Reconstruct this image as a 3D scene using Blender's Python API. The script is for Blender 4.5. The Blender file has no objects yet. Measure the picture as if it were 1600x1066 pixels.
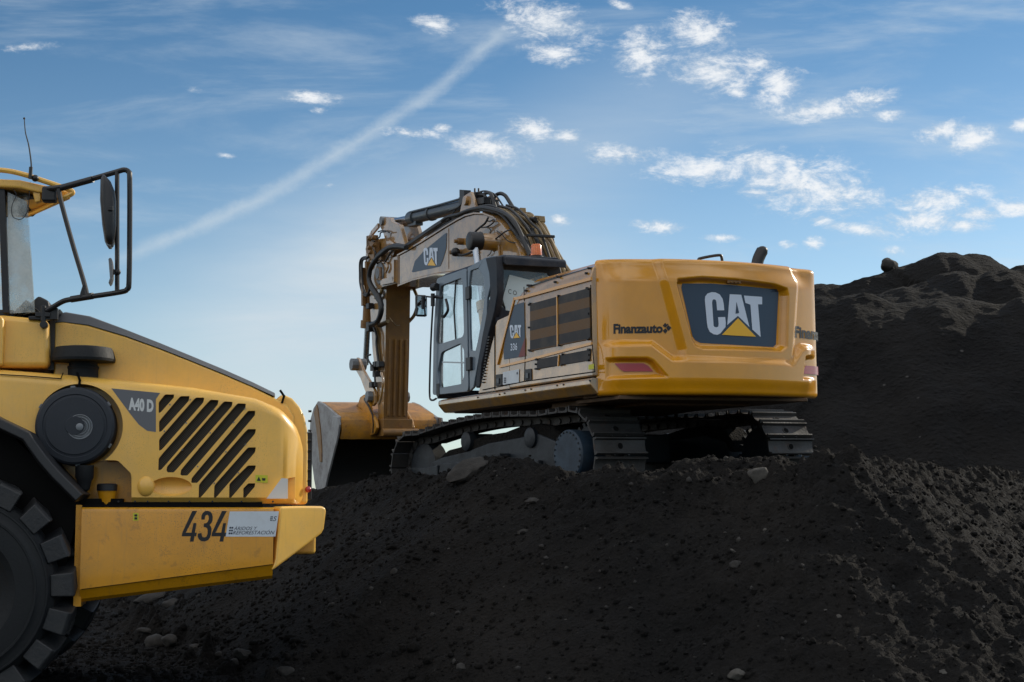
import bpy, bmesh, math, random
import numpy as np
from mathutils import Vector, Matrix
random.seed(7); rng = np.random.default_rng(7)
PI = math.pi
C = bpy.context.scene.collection
scene = bpy.context.scene

# ------------------------------------------------------------------ camera, sun, sky, exposure
CAM = Vector((0.0, 0.0, 1.58)); PITCH = 0.105; FPX = 2494.0
cd = bpy.data.cameras.new('camera'); cam = bpy.data.objects.new('camera', cd); C.objects.link(cam)
cam.location = CAM; cam.rotation_euler = (PI/2 + PITCH, 0, 0)
cd.sensor_width = 36.0; cd.lens = 36.0*FPX/1600.0; cd.clip_end = 3000; cd.clip_start = 0.1
scene.camera = cam
SUN_AZ = math.radians(52)      # clockwise from +Y
SUN_EL = math.radians(25)
sl = bpy.data.lights.new('sun', 'SUN'); so = bpy.data.objects.new('sun', sl); C.objects.link(so)
sl.energy = 2.7; sl.angle = math.radians(0.9); sl.color = (1.0, 0.90, 0.74)
sdir = Vector((math.sin(SUN_AZ)*math.cos(SUN_EL), math.cos(SUN_AZ)*math.cos(SUN_EL), math.sin(SUN_EL)))
so.rotation_euler = sdir.to_track_quat('Z', 'Y').to_euler(); so.location = (20, 0, 30)
scene.view_settings.view_transform = 'Standard'; scene.view_settings.look = 'None'
scene.view_settings.exposure = 0.25; scene.view_settings.gamma = 1.0

def ray(px, py):
    a = (px-800)/FPX; b = -(py-533)/FPX
    c, s = math.cos(PITCH), math.sin(PITCH)
    return Vector((a, c-b*s, s+b*c))

class NT:
    """tiny node-tree helper"""
    def __init__(s, nt): s.t = nt; s.n = nt.nodes; s.l = nt.links
    def add(s, typ, **kw):
        n = s.n.new(typ)
        for k, v in kw.items():
            if k.startswith('_'): setattr(n, k[1:], v)
        for k, v in kw.items():
            if k.startswith('_'): continue
            if k.startswith('i') and k[1:].isdigit(): i = int(k[1:])
            else: i = k.replace('__', ' ')
            if isinstance(v, bpy.types.NodeSocket): s.l.new(v, n.inputs[i])
            else: n.inputs[i].default_value = v
        return n
    def math(s, op, a, b=0.0, c=None, clamp=False):
        kw = dict(_operation=op, _use_clamp=clamp, i0=a, i1=b)
        if c is not None: kw['i2'] = c
        return s.add('ShaderNodeMath', **kw).outputs[0]
    def mix(s, f, a, b, mode='MIX'):
        n = s.n.new('ShaderNodeMix'); n.data_type = 'RGBA'; n.blend_type = mode; n.clamp_factor = True
        for i, v in ((0, f), (6, a), (7, b)):
            if isinstance(v, bpy.types.NodeSocket): s.l.new(v, n.inputs[i])
            elif i == 0: n.inputs[0].default_value = v
            else: n.inputs[i].default_value = (*v, 1) if len(v) == 3 else v
        return n.outputs[2]
    def ss(s, x, lo, hi):
        n = s.add('ShaderNodeMapRange', _interpolation_type='SMOOTHSTEP', Value=x)
        n.inputs['From Min'].default_value = lo; n.inputs['From Max'].default_value = hi
        return n.outputs[0]
    def noise(s, vec, scale, detail=4, rough=.55, dist=0):
        n = s.add('ShaderNodeTexNoise', Vector=vec, Scale=scale, Detail=detail, Roughness=rough, Distortion=dist)
        return n.outputs[0]

def build_world():
    w = bpy.data.worlds.new("World"); scene.world = w; w.use_nodes = True
    N = NT(w.node_tree); N.n.clear()
    out = N.n.new('ShaderNodeOutputWorld'); bg = N.n.new('ShaderNodeBackground'); N.l.new(bg.outputs[0], out.inputs[0])
    sky = N.n.new('ShaderNodeTexSky'); sky.sky_type = 'NISHITA'; sky.sun_disc = False
    sky.sun_elevation = SUN_EL; sky.sun_rotation = SUN_AZ
    sky.air_density = 1.0; sky.dust_density = 0.6; sky.ozone_density = 3.0; sky.altitude = 600
    tc = N.n.new('ShaderNodeTexCoord'); D = tc.outputs['Generated']
    sp = N.add('ShaderNodeSeparateXYZ', i0=D)
    ay = N.math('MAXIMUM', N.math('ABSOLUTE', sp.outputs[1]), .08)
    u = N.math('DIVIDE', sp.outputs[0], ay); v = N.math('DIVIDE', sp.outputs[2], ay)
    uv = N.add('ShaderNodeCombineXYZ', i0=u, i1=v).outputs[0]
    front = N.ss(sp.outputs[1], .1, .3)
    def uvp(px, py):
        r = ray(px, py); return r.x/r.y, r.z/r.y
    def blob(px, py, rx, ry, rot=0.0):
        cu, cv = uvp(px, py)
        m = N.add('ShaderNodeMapping', _vector_type='TEXTURE', Vector=uv, Location=(cu, cv, 0),
                  Rotation=(0, 0, math.radians(-rot)), Scale=(rx/FPX, ry/FPX, 1))
        ln = N.add('ShaderNodeVectorMath', _operation='LENGTH', i0=m.outputs[0]).outputs['Value']
        return N.math('SUBTRACT', 1.0, ln)
    CL = CLOUDS
    acc = None
    for i, c in enumerate(CL):
        b = blob(c[0], c[1], c[2]*1.22, c[3]*1.3, c[4])
        if len(c) > 5: b = N.math('SUBTRACT', b, c[5])
        acc = b if acc is None else N.math('MAXIMUM', acc, b)
    wv = N.add('ShaderNodeVectorMath', _operation='MULTIPLY', i0=uv, i1=(1, 1.9, 1)).outputs[0]
    n1 = N.noise(wv, 30, 10, .68, .6)
    n2 = N.noise(wv, 120, 6, .7)
    nn = N.math('ADD', N.math('MULTIPLY', N.math('SUBTRACT', n1, .5), 2.6), N.math('MULTIPLY', N.math('SUBTRACT', n2, .5), 1.7))
    dens = N.ss(N.math('ADD', N.math('MULTIPLY', acc, .95), N.math('SUBTRACT', nn, .02)), -.22, 1.15)
    dens = N.math('MULTIPLY', dens, N.ss(acc, -.75, .15))
    dens = N.math('MULTIPLY', dens, front)
    # old spreading vapour trail: a gently curved band
    p0 = uvp(190, 405); p1 = uvp(790, 48)
    ang = math.atan2(p1[1]-p0[1], p1[0]-p0[0]); L = math.hypot(p1[0]-p0[0], p1[1]-p0[1])
    m = N.add('ShaderNodeMapping', _vector_type='TEXTURE', Vector=uv, Location=(p0[0], p0[1], 0), Rotation=(0, 0, ang), Scale=(L, L, 1))
    s2 = N.add('ShaderNodeSeparateXYZ', i0=m.outputs[0]); tx, ty = s2.outputs[0], s2.outputs[1]
    bend = N.math('MULTIPLY', N.math('MULTIPLY', tx, N.math('SUBTRACT', 1.0, tx)), -.19)
    wob = N.math('MULTIPLY', N.math('SUBTRACT', N.noise(uv, 12, 3), .5), .03)
    dd = N.math('ABSOLUTE', N.math('SUBTRACT', ty, N.math('ADD', bend, wob)))
    band = N.ss(N.math('ADD', dd, N.math('MULTIPLY', N.math('SUBTRACT', N.noise(uv, 55, 6, .7), .5), .035)), .028, -.004)
    along = N.math('MULTIPLY', N.ss(tx, -.12, .1), N.ss(tx, 1.03, .96))
    tr = N.math('MULTIPLY', N.math('MULTIPLY', band, along), N.math('ADD', .10, N.math('MULTIPLY', N.noise(wv, 40, 7, .65), .72)))
    tr = N.math('MULTIPLY', tr, front)
    # thin cirrus veils
    mv = N.add('ShaderNodeMapping', Vector=uv, Rotation=(0, 0, math.radians(-28)), Scale=(1.5, 7.5, 1))
    ci = N.noise(mv.outputs[0], 3.0, 7, .62, .4)
    cir = N.math('MULTIPLY', N.ss(ci, .44, .80), .50)
    g1 = N.ss(blob(560, 520, 620, 330, -20), .0, .9)
    g2 = N.ss(blob(960, 190, 420, 170, -25), .0, 1.0)
    g3 = N.ss(blob(520, 430, 420, 120, -42), .0, .9)
    veil = N.math('ADD', N.math('ADD', N.math('MULTIPLY', g1, .78), N.math('MULTIPLY', g2, .26)), N.math('MULTIPLY', g3, .16))
    cir = N.math('MAXIMUM', cir, N.math('MULTIPLY', veil, N.math('ADD', .15, N.math('MULTIPLY', ci, 1.5))), clamp=True)
    # deeper blue away from the horizon (polarised look of the photograph)
    el = sp.outputs[2]
    hs = N.add('ShaderNodeHueSaturation', Hue=.497, Saturation=SKY_SAT, Value=1.0, Color=sky.outputs[0])
    grad = N.mix(N.ss(el, .05, .36), SKY_LO, SKY_HI)
    base = N.mix(1.0, hs.outputs[0], grad, 'MULTIPLY')
    c1 = N.mix(cir, base, CIRRUS)
    c2 = N.mix(N.math('MULTIPLY', tr, .9), c1, CIRRUS)
    shade = N.mix(N.ss(N.math('ADD', n1, N.math('MULTIPLY', dens, .25)), .42, .78), CLOUD_LO, CLOUD_HI)
    c3 = N.mix(N.math('MULTIPLY', dens, .97), c2, shade)
    # broad bright cloud fill, added out of view overhead and behind to light the machines
    back = N.math('MAXIMUM', N.math('MULTIPLY', N.ss(sp.outputs[1], .12, -.25), N.ss(el, .14, .42)), N.ss(el, .50, .80))
    left = N.math('MULTIPLY', N.ss(sp.outputs[0], -.50, -.72), N.ss(el, .0, .06))
    back = N.math('MAXIMUM', back, N.math('MULTIPLY', left, .85))
    bn = N.noise(D, 2.6, 7, .6, .3)
    fill_cloud = N.math('MULTIPLY', back, N.ss(bn, .34, .60))
    c3 = N.mix(fill_cloud, c3, N.mix(N.ss(bn, .45, .75), FILL_LO, FILL_HI))
    N.l.new(c3, bg.inputs[0]); bg.inputs[1].default_value = SKY_STR

SKY_STR = .10; SKY_SAT = .92
SKY_LO = (.95, 1.0, 1.0); SKY_HI = (.36, .60, .74)
FILL_LO = (9.5, 9.5, 9.6); FILL_HI = (15.0, 14.6, 14.0)
CIRRUS = (5.4, 6.1, 6.6); CLOUD_LO = (5.2, 5.8, 6.4); CLOUD_HI = (7.6, 7.8, 8.0)
CLOUDS = [(862,38,75,30,20),(868,84,48,15,5),(800,25,30,12,10,.2),(1005,82,38,34,-10),(1092,48,50,26,8),(1115,112,62,30,10),
 (1190,98,35,14,20,.1),(1218,132,36,25,-25),(1150,143,20,8,0),(1290,172,72,15,-5),(1360,154,42,16,-8),(1388,180,22,9,0,.1),(1470,204,34,15,-18),
 (1520,216,36,18,-18),(1600,196,22,9,0),(970,241,52,14,0),(888,213,22,12,0),(765,232,46,20,6),(828,202,34,16,15),(640,208,46,9,5,.15),(690,200,12,6,0),
 (1105,268,75,22,0),(1190,258,60,22,15),(1250,288,95,40,12),(1310,302,75,26,8),(1200,284,50,18,0),(1460,315,72,20,-8),(1445,345,70,16,0),
 (1530,335,40,12,0),(1590,325,48,14,0),(1030,354,42,10,5),(872,344,17,8,0),(1345,358,58,8,8),(1285,345,18,8,0),(1130,372,32,6,0,.1),(1272,380,14,9,0),
 (1230,383,16,6,0,.2),(487,152,42,9,6),(497,172,16,6,0,.1),(678,37,34,12,10),(302,140,26,9,0,.55),(45,75,42,9,-6,.3),(357,244,18,5,5,.4),(513,290,12,5,0,.5),
 (1395,392,20,7,0,.3),(1505,352,40,10,0),(1180,300,30,10,0),(968,6,20,8,20,.2)]
build_world()

# ------------------------------------------------------------------ mesh helpers
class MB:
    def __init__(s): s.v = []; s.f = []
    def poly(s, pts, faces):
        o = len(s.v); s.v += [tuple(p) for p in pts]; s.f += [tuple(i+o for i in f) for f in faces]; return s
    def box(s, x0, x1, y0, y1, z0, z1):
        p = [(x, y, z) for x in (x0, x1) for y in (y0, y1) for z in (z0, z1)]
        return s.poly(p, [(0,1,3,2),(4,6,7,5),(0,4,5,1),(2,3,7,6),(0,2,6,4),(1,5,7,3)])
    def obox(s, c, ax, ay, az):
        c, ax, ay, az = map(Vector, (c, ax, ay, az))
        p = [c+ax*i+ay*j+az*k for i in (-1, 1) for j in (-1, 1) for k in (-1, 1)]
        return s.poly(p, [(0,1,3,2),(4,6,7,5),(0,4,5,1),(2,3,7,6),(0,2,6,4),(1,5,7,3)])
    def prism(s, pts, y0, y1):
        """side-view outline (x,z), extruded across y"""
        n = len(pts)
        v = [(p[0], y0, p[1]) for p in pts] + [(p[0], y1, p[1]) for p in pts]
        return s.poly(v, [tuple(range(n)), tuple(range(2*n-1, n-1, -1))] + [(i, (i+1) % n, n+(i+1) % n, n+i) for i in range(n)])
    def loft(s, rings, close=True, caps=True):
        n = len(rings[0]); m = len(rings)
        v = [p for r in rings for p in r]; f = []
        for j in range(m-1):
            for i in range(n if close else n-1):
                k = (i+1) % n; f.append((j*n+i, j*n+k, (j+1)*n+k, (j+1)*n+i))
        if caps: f += [tuple(range(n))[::-1], tuple(range((m-1)*n, m*n))]
        return s.poly(v, f)
    def cyl(s, a, b, r0, r1=None, n=20):
        if r1 is None: r1 = r0
        a, b = Vector(a), Vector(b); d = (b-a).normalized(); q = d.orthogonal().normalized(); w = d.cross(q)
        R = lambda c, r: [c + q*r*math.cos(2*PI*i/n) + w*r*math.sin(2*PI*i/n) for i in range(n)]
        return s.loft([R(a, r0), R(b, r1)])
    def lathe(s, c, axis, prof, n=48):
        """prof: (distance along axis, radius)"""
        c = Vector(c); d = Vector(axis).normalized(); q = d.orthogonal().normalized(); w = d.cross(q)
        return s.loft([[c+d*h + (q*math.cos(2*PI*i/n)+w*math.sin(2*PI*i/n))*max(r, 1e-4) for i in range(n)] for h, r in prof])
    def tube(s, pts, r, n=8, sub=6, r1=None):
        P = [Vector(p) for p in pts]
        if sub > 1 and len(P) > 2:
            Q = []
            E = [P[0]*2-P[1]] + P + [P[-1]*2-P[-2]]
            for i in range(1, len(E)-2):
                a, b, c, d = E[i-1:i+3]
                for k in range(sub):
                    t = k/sub
                    Q.append(.5*((2*b)+(c-a)*t+(2*a-5*b+4*c-d)*t*t+(3*b-a-3*c+d)*t**3))
            Q.append(P[-1]); P = Q
        rings = []; q = None
        for i, p in enumerate(P):
            d = (P[min(i+1, len(P)-1)]-P[max(i-1, 0)])
            if d.length < 1e-6: d = Vector((0, 0, 1))
            d.normalize()
            q = d.orthogonal() if q is None else q - d*q.dot(d)
            if q.length < 1e-5: q = d.orthogonal()
            q.normalize(); w = d.cross(q)
            rr = r if r1 is None else r+(r1-r)*i/(len(P)-1)
            rings.append([p + (q*math.cos(2*PI*k/n)+w*math.sin(2*PI*k/n))*rr for k in range(n)])
        return s.loft(rings)
    def sphere(s, c, r, n=16, m=10, sc=(1, 1, 1)):
        c = Vector(c); R = []
        for j in range(m+1):
            t = PI*j/m
            R.append([c+Vector((r*sc[0]*max(math.sin(t), 1e-3)*math.cos(2*PI*i/n), r*sc[1]*max(math.sin(t), 1e-3)*math.sin(2*PI*i/n), r*sc[2]*math.cos(t))) for i in range(n)])
        return s.loft(R)
    def xf(s, M):
        s.v = [tuple(M @ Vector(p)) for p in s.v]; return s
    def build(s, name, mat, parent=None, bevel=0, ang=35, seg=2, recalc=True, mods=None):
        me = bpy.data.meshes.new(name); me.from_pydata([tuple(p) for p in s.v], [], s.f); me.validate()
        if recalc:
            bm = bmesh.new(); bm.from_mesh(me); bmesh.ops.recalc_face_normals(bm, faces=bm.faces); bm.to_mesh(me); bm.free()
        o = bpy.data.objects.new(name, me); C.objects.link(o)
        if mat: me.materials.append(M[mat] if isinstance(mat, str) else mat)
        if parent: o.parent = parent
        me.shade_smooth(); me.set_sharp_from_angle(angle=math.radians(ang))
        if bevel:
            b = o.modifiers.new('bevel', 'BEVEL'); b.width = bevel; b.segments = seg; b.limit_method = 'ANGLE'; b.angle_limit = math.radians(32)
            b.harden_normals = True
        return o

def tag(o, label=None, cat=None, group=None, kind=None):
    for k, v in (('label', label), ('category', cat), ('group', group), ('kind', kind)):
        if v: o[k] = v
    return o
def empty(name, loc=(0, 0, 0)):
    o = bpy.data.objects.new(name, None); C.objects.link(o); o.location = loc; o.empty_display_size = .3; return o
def boolcut(o, cutter):
    m = o.modifiers.new('cut', 'BOOLEAN'); m.operation = 'DIFFERENCE'; m.object = cutter; m.solver = 'EXACT'
def apply_all(o):
    dg = bpy.context.evaluated_depsgraph_get(); dg.update()
    me = bpy.data.meshes.new_from_object(o.evaluated_get(dg)); old = o.data
    o.modifiers.clear(); o.data = me; me.name = old.name
def kill(o): bpy.data.objects.remove(o, do_unlink=True)

# survey frames of the two machines (pose in the world) and sight lines onto their planes
ME = Matrix.Rotation(1.9853, 4, 'Z') @ Matrix.Rotation(-.0095, 4, 'Y') @ Matrix.Rotation(-.0167, 4, 'X')
ME = Matrix.Translation((1.025, 21.316, 1.752)) @ ME
MT = Matrix.Translation((-4.677, 14.292, 0)) @ Matrix.Rotation(math.radians(10), 4, 'Z')
MEi, MTi = ME.inverted(), MT.inverted()
def onp(Mi, px, py, y, ax=1):
    o = Mi @ CAM; d = Mi.to_3x3() @ ray(px, py); t = (y-o[ax])/d[ax]; return o+d*t
def E(px, py, y): return onp(MEi, px, py, y)
def T(px, py, y): return onp(MTi, px, py, y)
def Exz(pts, y): return [(E(a, b, y).x, E(a, b, y).z) for a, b in pts]
def Txz(pts, y): return [(T(a, b, y).x, T(a, b, y).z) for a, b in pts]
def Z(pts, ox, oy, k): return [(ox+a/k, oy+b/k) for a, b in pts]

def flat2d(polys, fn, step=None):
    """polygons given in sight coordinates -> thin sheet laid on the surface fn"""
    bm = bmesh.new()
    for P in polys:
        try: bm.faces.new([bm.verts.new((a, b, 0)) for a, b in P])
        except ValueError: pass
    if step:
        xs = [v.co.x for v in bm.verts]; ys = [v.co.y for v in bm.verts]
        x = math.floor(min(xs)/step)*step
        while x < max(xs):
            bmesh.ops.bisect_plane(bm, geom=bm.verts[:]+bm.edges[:]+bm.faces[:], plane_co=(x, 0, 0), plane_no=(1, 0, 0)); x += step
        y = math.floor(min(ys)/step)*step
        while y < max(ys):
            bmesh.ops.bisect_plane(bm, geom=bm.verts[:]+bm.edges[:]+bm.faces[:], plane_co=(0, y, 0), plane_no=(0, 1, 0)); y += step
    for v in bm.verts: v.co = fn(v.co.x, v.co.y)
    return bm
def decal(name, polys, fn, mat, parent, step=None, bm=None):
    bm = bm or flat2d(polys, fn, step)
    bm.normal_update()
    bmesh.ops.triangulate(bm, faces=[f for f in bm.faces if len(f.verts) > 4], ngon_method='EAR_CLIP')
    me = bpy.data.meshes.new(name); bm.to_mesh(me); bm.free()
    o = bpy.data.objects.new(name, me); C.objects.link(o); o.parent = parent; me.materials.append(M[mat]); return o
def text_bm(s, quad, bold=0.0, shear=0.0, step=None, fn=None):
    """lettering fitted to a quad: top-left, top-right, bottom-right, bottom-left"""
    cu = bpy.data.curves.new('t', 'FONT'); cu.body = s; cu.offset = bold; cu.resolution_u = 3; cu.shear = shear
    cu.fill_mode = 'FRONT'
    to = bpy.data.objects.new('t', cu); C.objects.link(to)
    dg = bpy.context.evaluated_depsgraph_get(); dg.update()
    me = bpy.data.meshes.new_from_object(to.evaluated_get(dg)); bpy.data.objects.remove(to); 
    co = np.array([v.co[:] for v in me.vertices]); lo = co.min(0); hi = co.max(0)
    a, b, c, d = [Vector(q) for q in quad]
    bm = bmesh.new(); bm.from_mesh(me); bpy.data.meshes.remove(me)
    for v in bm.verts:
        s_ = (v.co.x-lo[0])/(hi[0]-lo[0]); t = (v.co.y-lo[1])/(hi[1]-lo[1])
        p = (d.lerp(c, s_)).lerp(a.lerp(b, s_), t); v.co = (p.x, p.y, 0)
    if step:
        xs = [v.co.x for v in bm.verts]; x = math.floor(min(xs)/step)*step
        while x < max(xs):
            bmesh.ops.bisect_plane(bm, geom=bm.verts[:]+bm.edges[:]+bm.faces[:], plane_co=(x, 0, 0), plane_no=(1, 0, 0)); x += step
    for v in bm.verts: v.co = fn(v.co.x, v.co.y)
    return bm
# the big three-letter badge, drawn once (unit box 0..1, y down)
def nb(pts): return [((a-355)/610, (b-240)/470) for a, b in pts]
BADGE_W = [nb([(430,240),(470,243),(515,265),(545,310),(556,360),(562,430),(487,430),(480,345),(472,322),(452,314),(438,325),(434,350),(450,590),(460,604),(484,608),(500,598),(503,570),(497,502),(572,500),(579,560),(575,605),(520,672),(490,686),(450,680),(410,655),(388,610),(380,560),(358,320),(362,285),(385,255)]),
 nb([(620,262),(742,268),(828,605),(706,488),(594,583)]), nb([(770,276),(962,290),(962,368),(918,368),(946,710),(858,630),(838,372),(785,352)])]
BADGE_HOLE = [nb([(690,342),(718,458),(680,466)])]
BADGE_Y = [nb([(706,512),(895,706),(535,686)])]
def badge(quad, fn, parent, step=None, lift=None, white='badge_white'):
    a, b, c, d = [Vector(q) for q in quad]
    mp = lambda P: [tuple(a.lerp(b, x).lerp(d.lerp(c, x), y)) for x, y in P]
    decal('badge_letters', [mp(P) for P in BADGE_W], fn, white, parent, step)
    decal('badge_counter', [mp(P) for P in BADGE_HOLE], lift or fn, 'badge_dark', parent)
    decal('badge_triangle', [mp(P) for P in BADGE_Y], lift or fn, 'badge_yellow', parent, step)

# ------------------------------------------------------------------ materials
M = {}
def pbr(name, col, rough=.5, metal=0, coat=0, spec=.5, var=0, vscale=6, dust_or_sheen=0, dust_or_sheen_col=(.16,.12,.085), bump=0, bscale=60, emit=None, rust=0, speck=0):
    m = bpy.data.materials.new(name); m.use_nodes = True; N = NT(m.node_tree); b = N.n['Principled BSDF']
    b.inputs['Roughness'].default_value = rough; b.inputs['Metallic'].default_value = metal
    b.inputs['Coat Weight'].default_value = coat; b.inputs['Coat Roughness'].default_value = .08
    b.inputs['Coat IOR'].default_value = 1.8 if name in ('boom_sheen_paint', 'side_sheen_paint', 'yellow_paint') else 1.5
    b.inputs['Specular IOR Level'].default_value = spec; b.inputs['Base Color'].default_value = (*col, 1)
    tc = N.n.new('ShaderNodeTexCoord').outputs['Object']; c = None
    if var:
        n = N.noise(tc, vscale, 5, .6)
        c = N.mix(N.ss(n, .3, .7), tuple(x*(1-var) for x in col), tuple(min(1, x*(1+var*.5)) for x in col))
    if rust:
        n = N.noise(tc, 9, 7, .7, .3)
        c = N.mix(N.math('MULTIPLY', N.ss(n, .56, .66), rust), c or col, (.13, .05, .02))
    if dust_or_sheen:
        n = N.noise(tc, 3.3, 8, .68, .2); n2 = N.noise(tc, 38, 4, .7)
        f = N.math('MULTIPLY', N.ss(N.math('ADD', N.math('MULTIPLY', n, .75), N.math('MULTIPLY', n2, .25)), .38, .72), dust_or_sheen)
        c = N.mix(f, c or col, dust_or_sheen_col)
        N.l.new(N.math('ADD', N.math('MULTIPLY', f, .45), rough, clamp=True), b.inputs['Roughness'])
    if speck:
        vs_ = N.add('ShaderNodeTexVoronoi', Vector=tc, Scale=75.0); k_ = N.math('LESS_THAN', vs_.outputs['Distance'], .22)
        g_ = N.math('MULTIPLY', k_, N.math('MULTIPLY', N.ss(N.noise(tc, 1.6, 4, .6), .46, .62), speck))
        st_ = N.add('ShaderNodeMapping', Vector=tc, Scale=(9, 1, .7)); str_ = N.ss(N.noise(st_.outputs[0], 5, 5, .65), .52, .74)
        c = N.mix(g_, c or col, (.10,.06,.025)); c = N.mix(N.math('MULTIPLY', str_, speck*.28), c, (.20,.13,.06))
    if c: N.l.new(c, b.inputs['Base Color'])
    if bump:
        n = N.noise(tc, bscale, 4, .6)
        bp = N.add('ShaderNodeBump', Strength=bump, Distance=.02, Height=n); N.l.new(bp.outputs[0], b.inputs['Normal'])
    if emit: b.inputs['Emission Color'].default_value = (*emit, 1); b.inputs['Emission Strength'].default_value = 1
    M[name] = m; return m
YC = (.67, .285, .003); YV = (.92, .52, .09)
pbr('yellow_paint', YC, .30, coat=.7, spec=.2, var=.10, vscale=2.2, dust_or_sheen=.10, dust_or_sheen_col=(.36,.26,.12), bump=.015, bscale=9)
pbr('boom_sheen_paint', (.40,.19,.02), .33, coat=1.0, var=.12, vscale=3, dust_or_sheen=1.0, dust_or_sheen_col=(.145,.14,.142), rust=.35)  # grey layer is part dust, part sky sheen put into the colour
pbr('bucket_paint', (.50,.22,.012), .45, coat=.2, var=.2, vscale=4, dust_or_sheen=.7, dust_or_sheen_col=(.13,.10,.07), rust=.6)
pbr('side_sheen_paint', (.46,.22,.014), .30, coat=1.0, spec=.8, var=.10, vscale=2.2, dust_or_sheen=.9, speck=.3, dust_or_sheen_col=(.15,.14,.12))  # grey over the yellow: some dust, plus painted-in sky reflection on the flanks
pbr('stick_paint', (.21,.098,.015), .45, coat=.1, var=.2, vscale=4, dust_or_sheen=.6, dust_or_sheen_col=(.12,.075,.045), rust=.8)
pbr('hauler_paint', YV, .32, coat=.3, speck=.35, var=.07, vscale=2, dust_or_sheen=.22, dust_or_sheen_col=(.42,.32,.19))
pbr('hauler_dirty_paint', (.66,.29,.003), .36, coat=.4, var=.10, vscale=3, dust_or_sheen=.18, dust_or_sheen_col=(.20,.13,.05), rust=.3, speck=.75)
pbr('grey_hood', (.085,.09,.10), .55, dust_or_sheen=.2, dust_or_sheen_col=(.2,.19,.17))
pbr('black_plastic', (.012,.013,.016), .42, spec=.5, dust_or_sheen=.25, dust_or_sheen_col=(.06,.055,.05))
pbr('cab_paint', (.006,.012,.024), .5, coat=.0, spec=.3, dust_or_sheen=.25, dust_or_sheen_col=(.14,.13,.12))
pbr('cab_grey', (.115,.16,.21), .4, coat=.3, dust_or_sheen=.2)
pbr('canister', (.018,.023,.032), .5, spec=.4, dust_or_sheen=.4, dust_or_sheen_col=(.045,.05,.06), bump=.05, bscale=30)
pbr('rubber', (.006,.008,.010), .62, spec=.35, dust_or_sheen=.45, dust_or_sheen_col=(.016,.017,.019), bump=.15, bscale=40)
pbr('tread_rubber', (.012,.014,.017), .5, spec=.5, dust_or_sheen=.45, dust_or_sheen_col=(.05,.048,.046), bump=.2, bscale=30)
pbr('hose', (.012,.013,.015), .45, dust_or_sheen=.3, dust_or_sheen_col=(.07,.06,.05))
pbr('steel_pipe', (.22,.15,.06), .4, metal=.2, dust_or_sheen=.5, dust_or_sheen_col=(.1,.08,.06))
pbr('chrome', (.36,.40,.45), .22, metal=1)
pbr('cylinder_steel', (.03,.045,.06), .4, metal=.0, coat=.2, dust_or_sheen=.4, dust_or_sheen_col=(.1,.09,.08))
pbr('grey_steel', (.20,.22,.24), .5, metal=.4, dust_or_sheen=.5, dust_or_sheen_col=(.12,.10,.085))
pbr('bucket_steel', (.34,.34,.34), .55, metal=.3, dust_or_sheen=.6, dust_or_sheen_col=(.12,.10,.09), bump=.3, bscale=12, rust=.3)
pbr('bucket_inside', (.03,.028,.026), .85, dust_or_sheen=.5, dust_or_sheen_col=(.05,.042,.036), bump=.4, bscale=20)
pbr('track_steel', (.055,.054,.054), .55, metal=.5, dust_or_sheen=.6, dust_or_sheen_col=(.042,.036,.031), bump=.25, bscale=25, rust=.3)
pbr('undercarriage', (.010,.016,.023), .5, dust_or_sheen=.65, dust_or_sheen_col=(.016,.014,.013), bump=.2, bscale=18)
pbr('drive_cover', (.020,.042,.070), .5, dust_or_sheen=.5, dust_or_sheen_col=(.022,.02,.019))
pbr('dark_void', (.006,.006,.006), .9, spec=.1)
pbr('under_plate', (.10,.055,.025), .7, dust_or_sheen=.6, dust_or_sheen_col=(.05,.04,.03), rust=.6)
pbr('badge_dark', (.028,.055,.095), .45, coat=.05); pbr('badge_white', (.62,.70,.82), .5, coat=.0)
pbr('badge_yellow', (.85,.47,.03), .4); pbr('ink', (.012,.012,.014), .45)
pbr('decal_grey', (.13,.135,.15), .45); pbr('decal_letter', (.62,.64,.64), .5)
pbr('sign_white', (.62,.68,.74), .4, dust_or_sheen=.3, dust_or_sheen_col=(.4,.4,.38)); pbr('sign_ink', (.02,.03,.06), .5)
pbr('reflector', (.35,.015,.03), .25, coat=.6); pbr('sticker', (.55,.55,.03), .5)
pbr('seat_cloth', (.03,.032,.036), .9); pbr('mirror_glass', (.8,.82,.85), .03, metal=1)
pbr('paper', (.48,.60,.66), .8)
pbr('stone_grey', (.027,.025,.023), .9, var=.35, vscale=7, bump=.8, bscale=14)
pbr('stone_pale', (.062,.057,.05), .9, var=.3, vscale=7, bump=.8, bscale=14)
pbr('stone_dark', (.026,.024,.022), .9, var=.35, vscale=7, bump=.8, bscale=14)

def glass(name, tint, refl=1.0, dirt_=.1):
    m = bpy.data.materials.new(name); m.use_nodes = True; N = NT(m.node_tree); N.n.clear()
    out = N.n.new('ShaderNodeOutputMaterial')
    t = N.add('ShaderNodeBsdfTransparent', Color=(*tint, 1)); g = N.add('ShaderNodeBsdfGlossy', Roughness=.03, Color=(.95,.97,1,1))
    d = N.add('ShaderNodeBsdfDiffuse', Color=(.72,.75,.73,1))
    tc = N.n.new('ShaderNodeTexCoord').outputs['Object']
    fc_ = N.add('ShaderNodeLayerWeight', Blend=.5).outputs['Facing']; fr = N.math('ADD', N.math('MULTIPLY', N.math('POWER', fc_, 5.0), .9), .04)
    mx = N.add('ShaderNodeMixShader', i0=N.math('MULTIPLY', fr, refl, clamp=True), i1=t.outputs[0], i2=g.outputs[0])
    dirt = N.math('MULTIPLY', N.ss(N.noise(tc, 2.5, 7, .65), .3, .7), dirt_)
    m2 = N.add('ShaderNodeMixShader', i0=dirt, i1=mx.outputs[0], i2=d.outputs[0])
    N.l.new(m2.outputs[0], out.inputs[0]); M[name] = m
glass('cab_glass', (.93,.965,.97), 1.0, .07)
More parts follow.
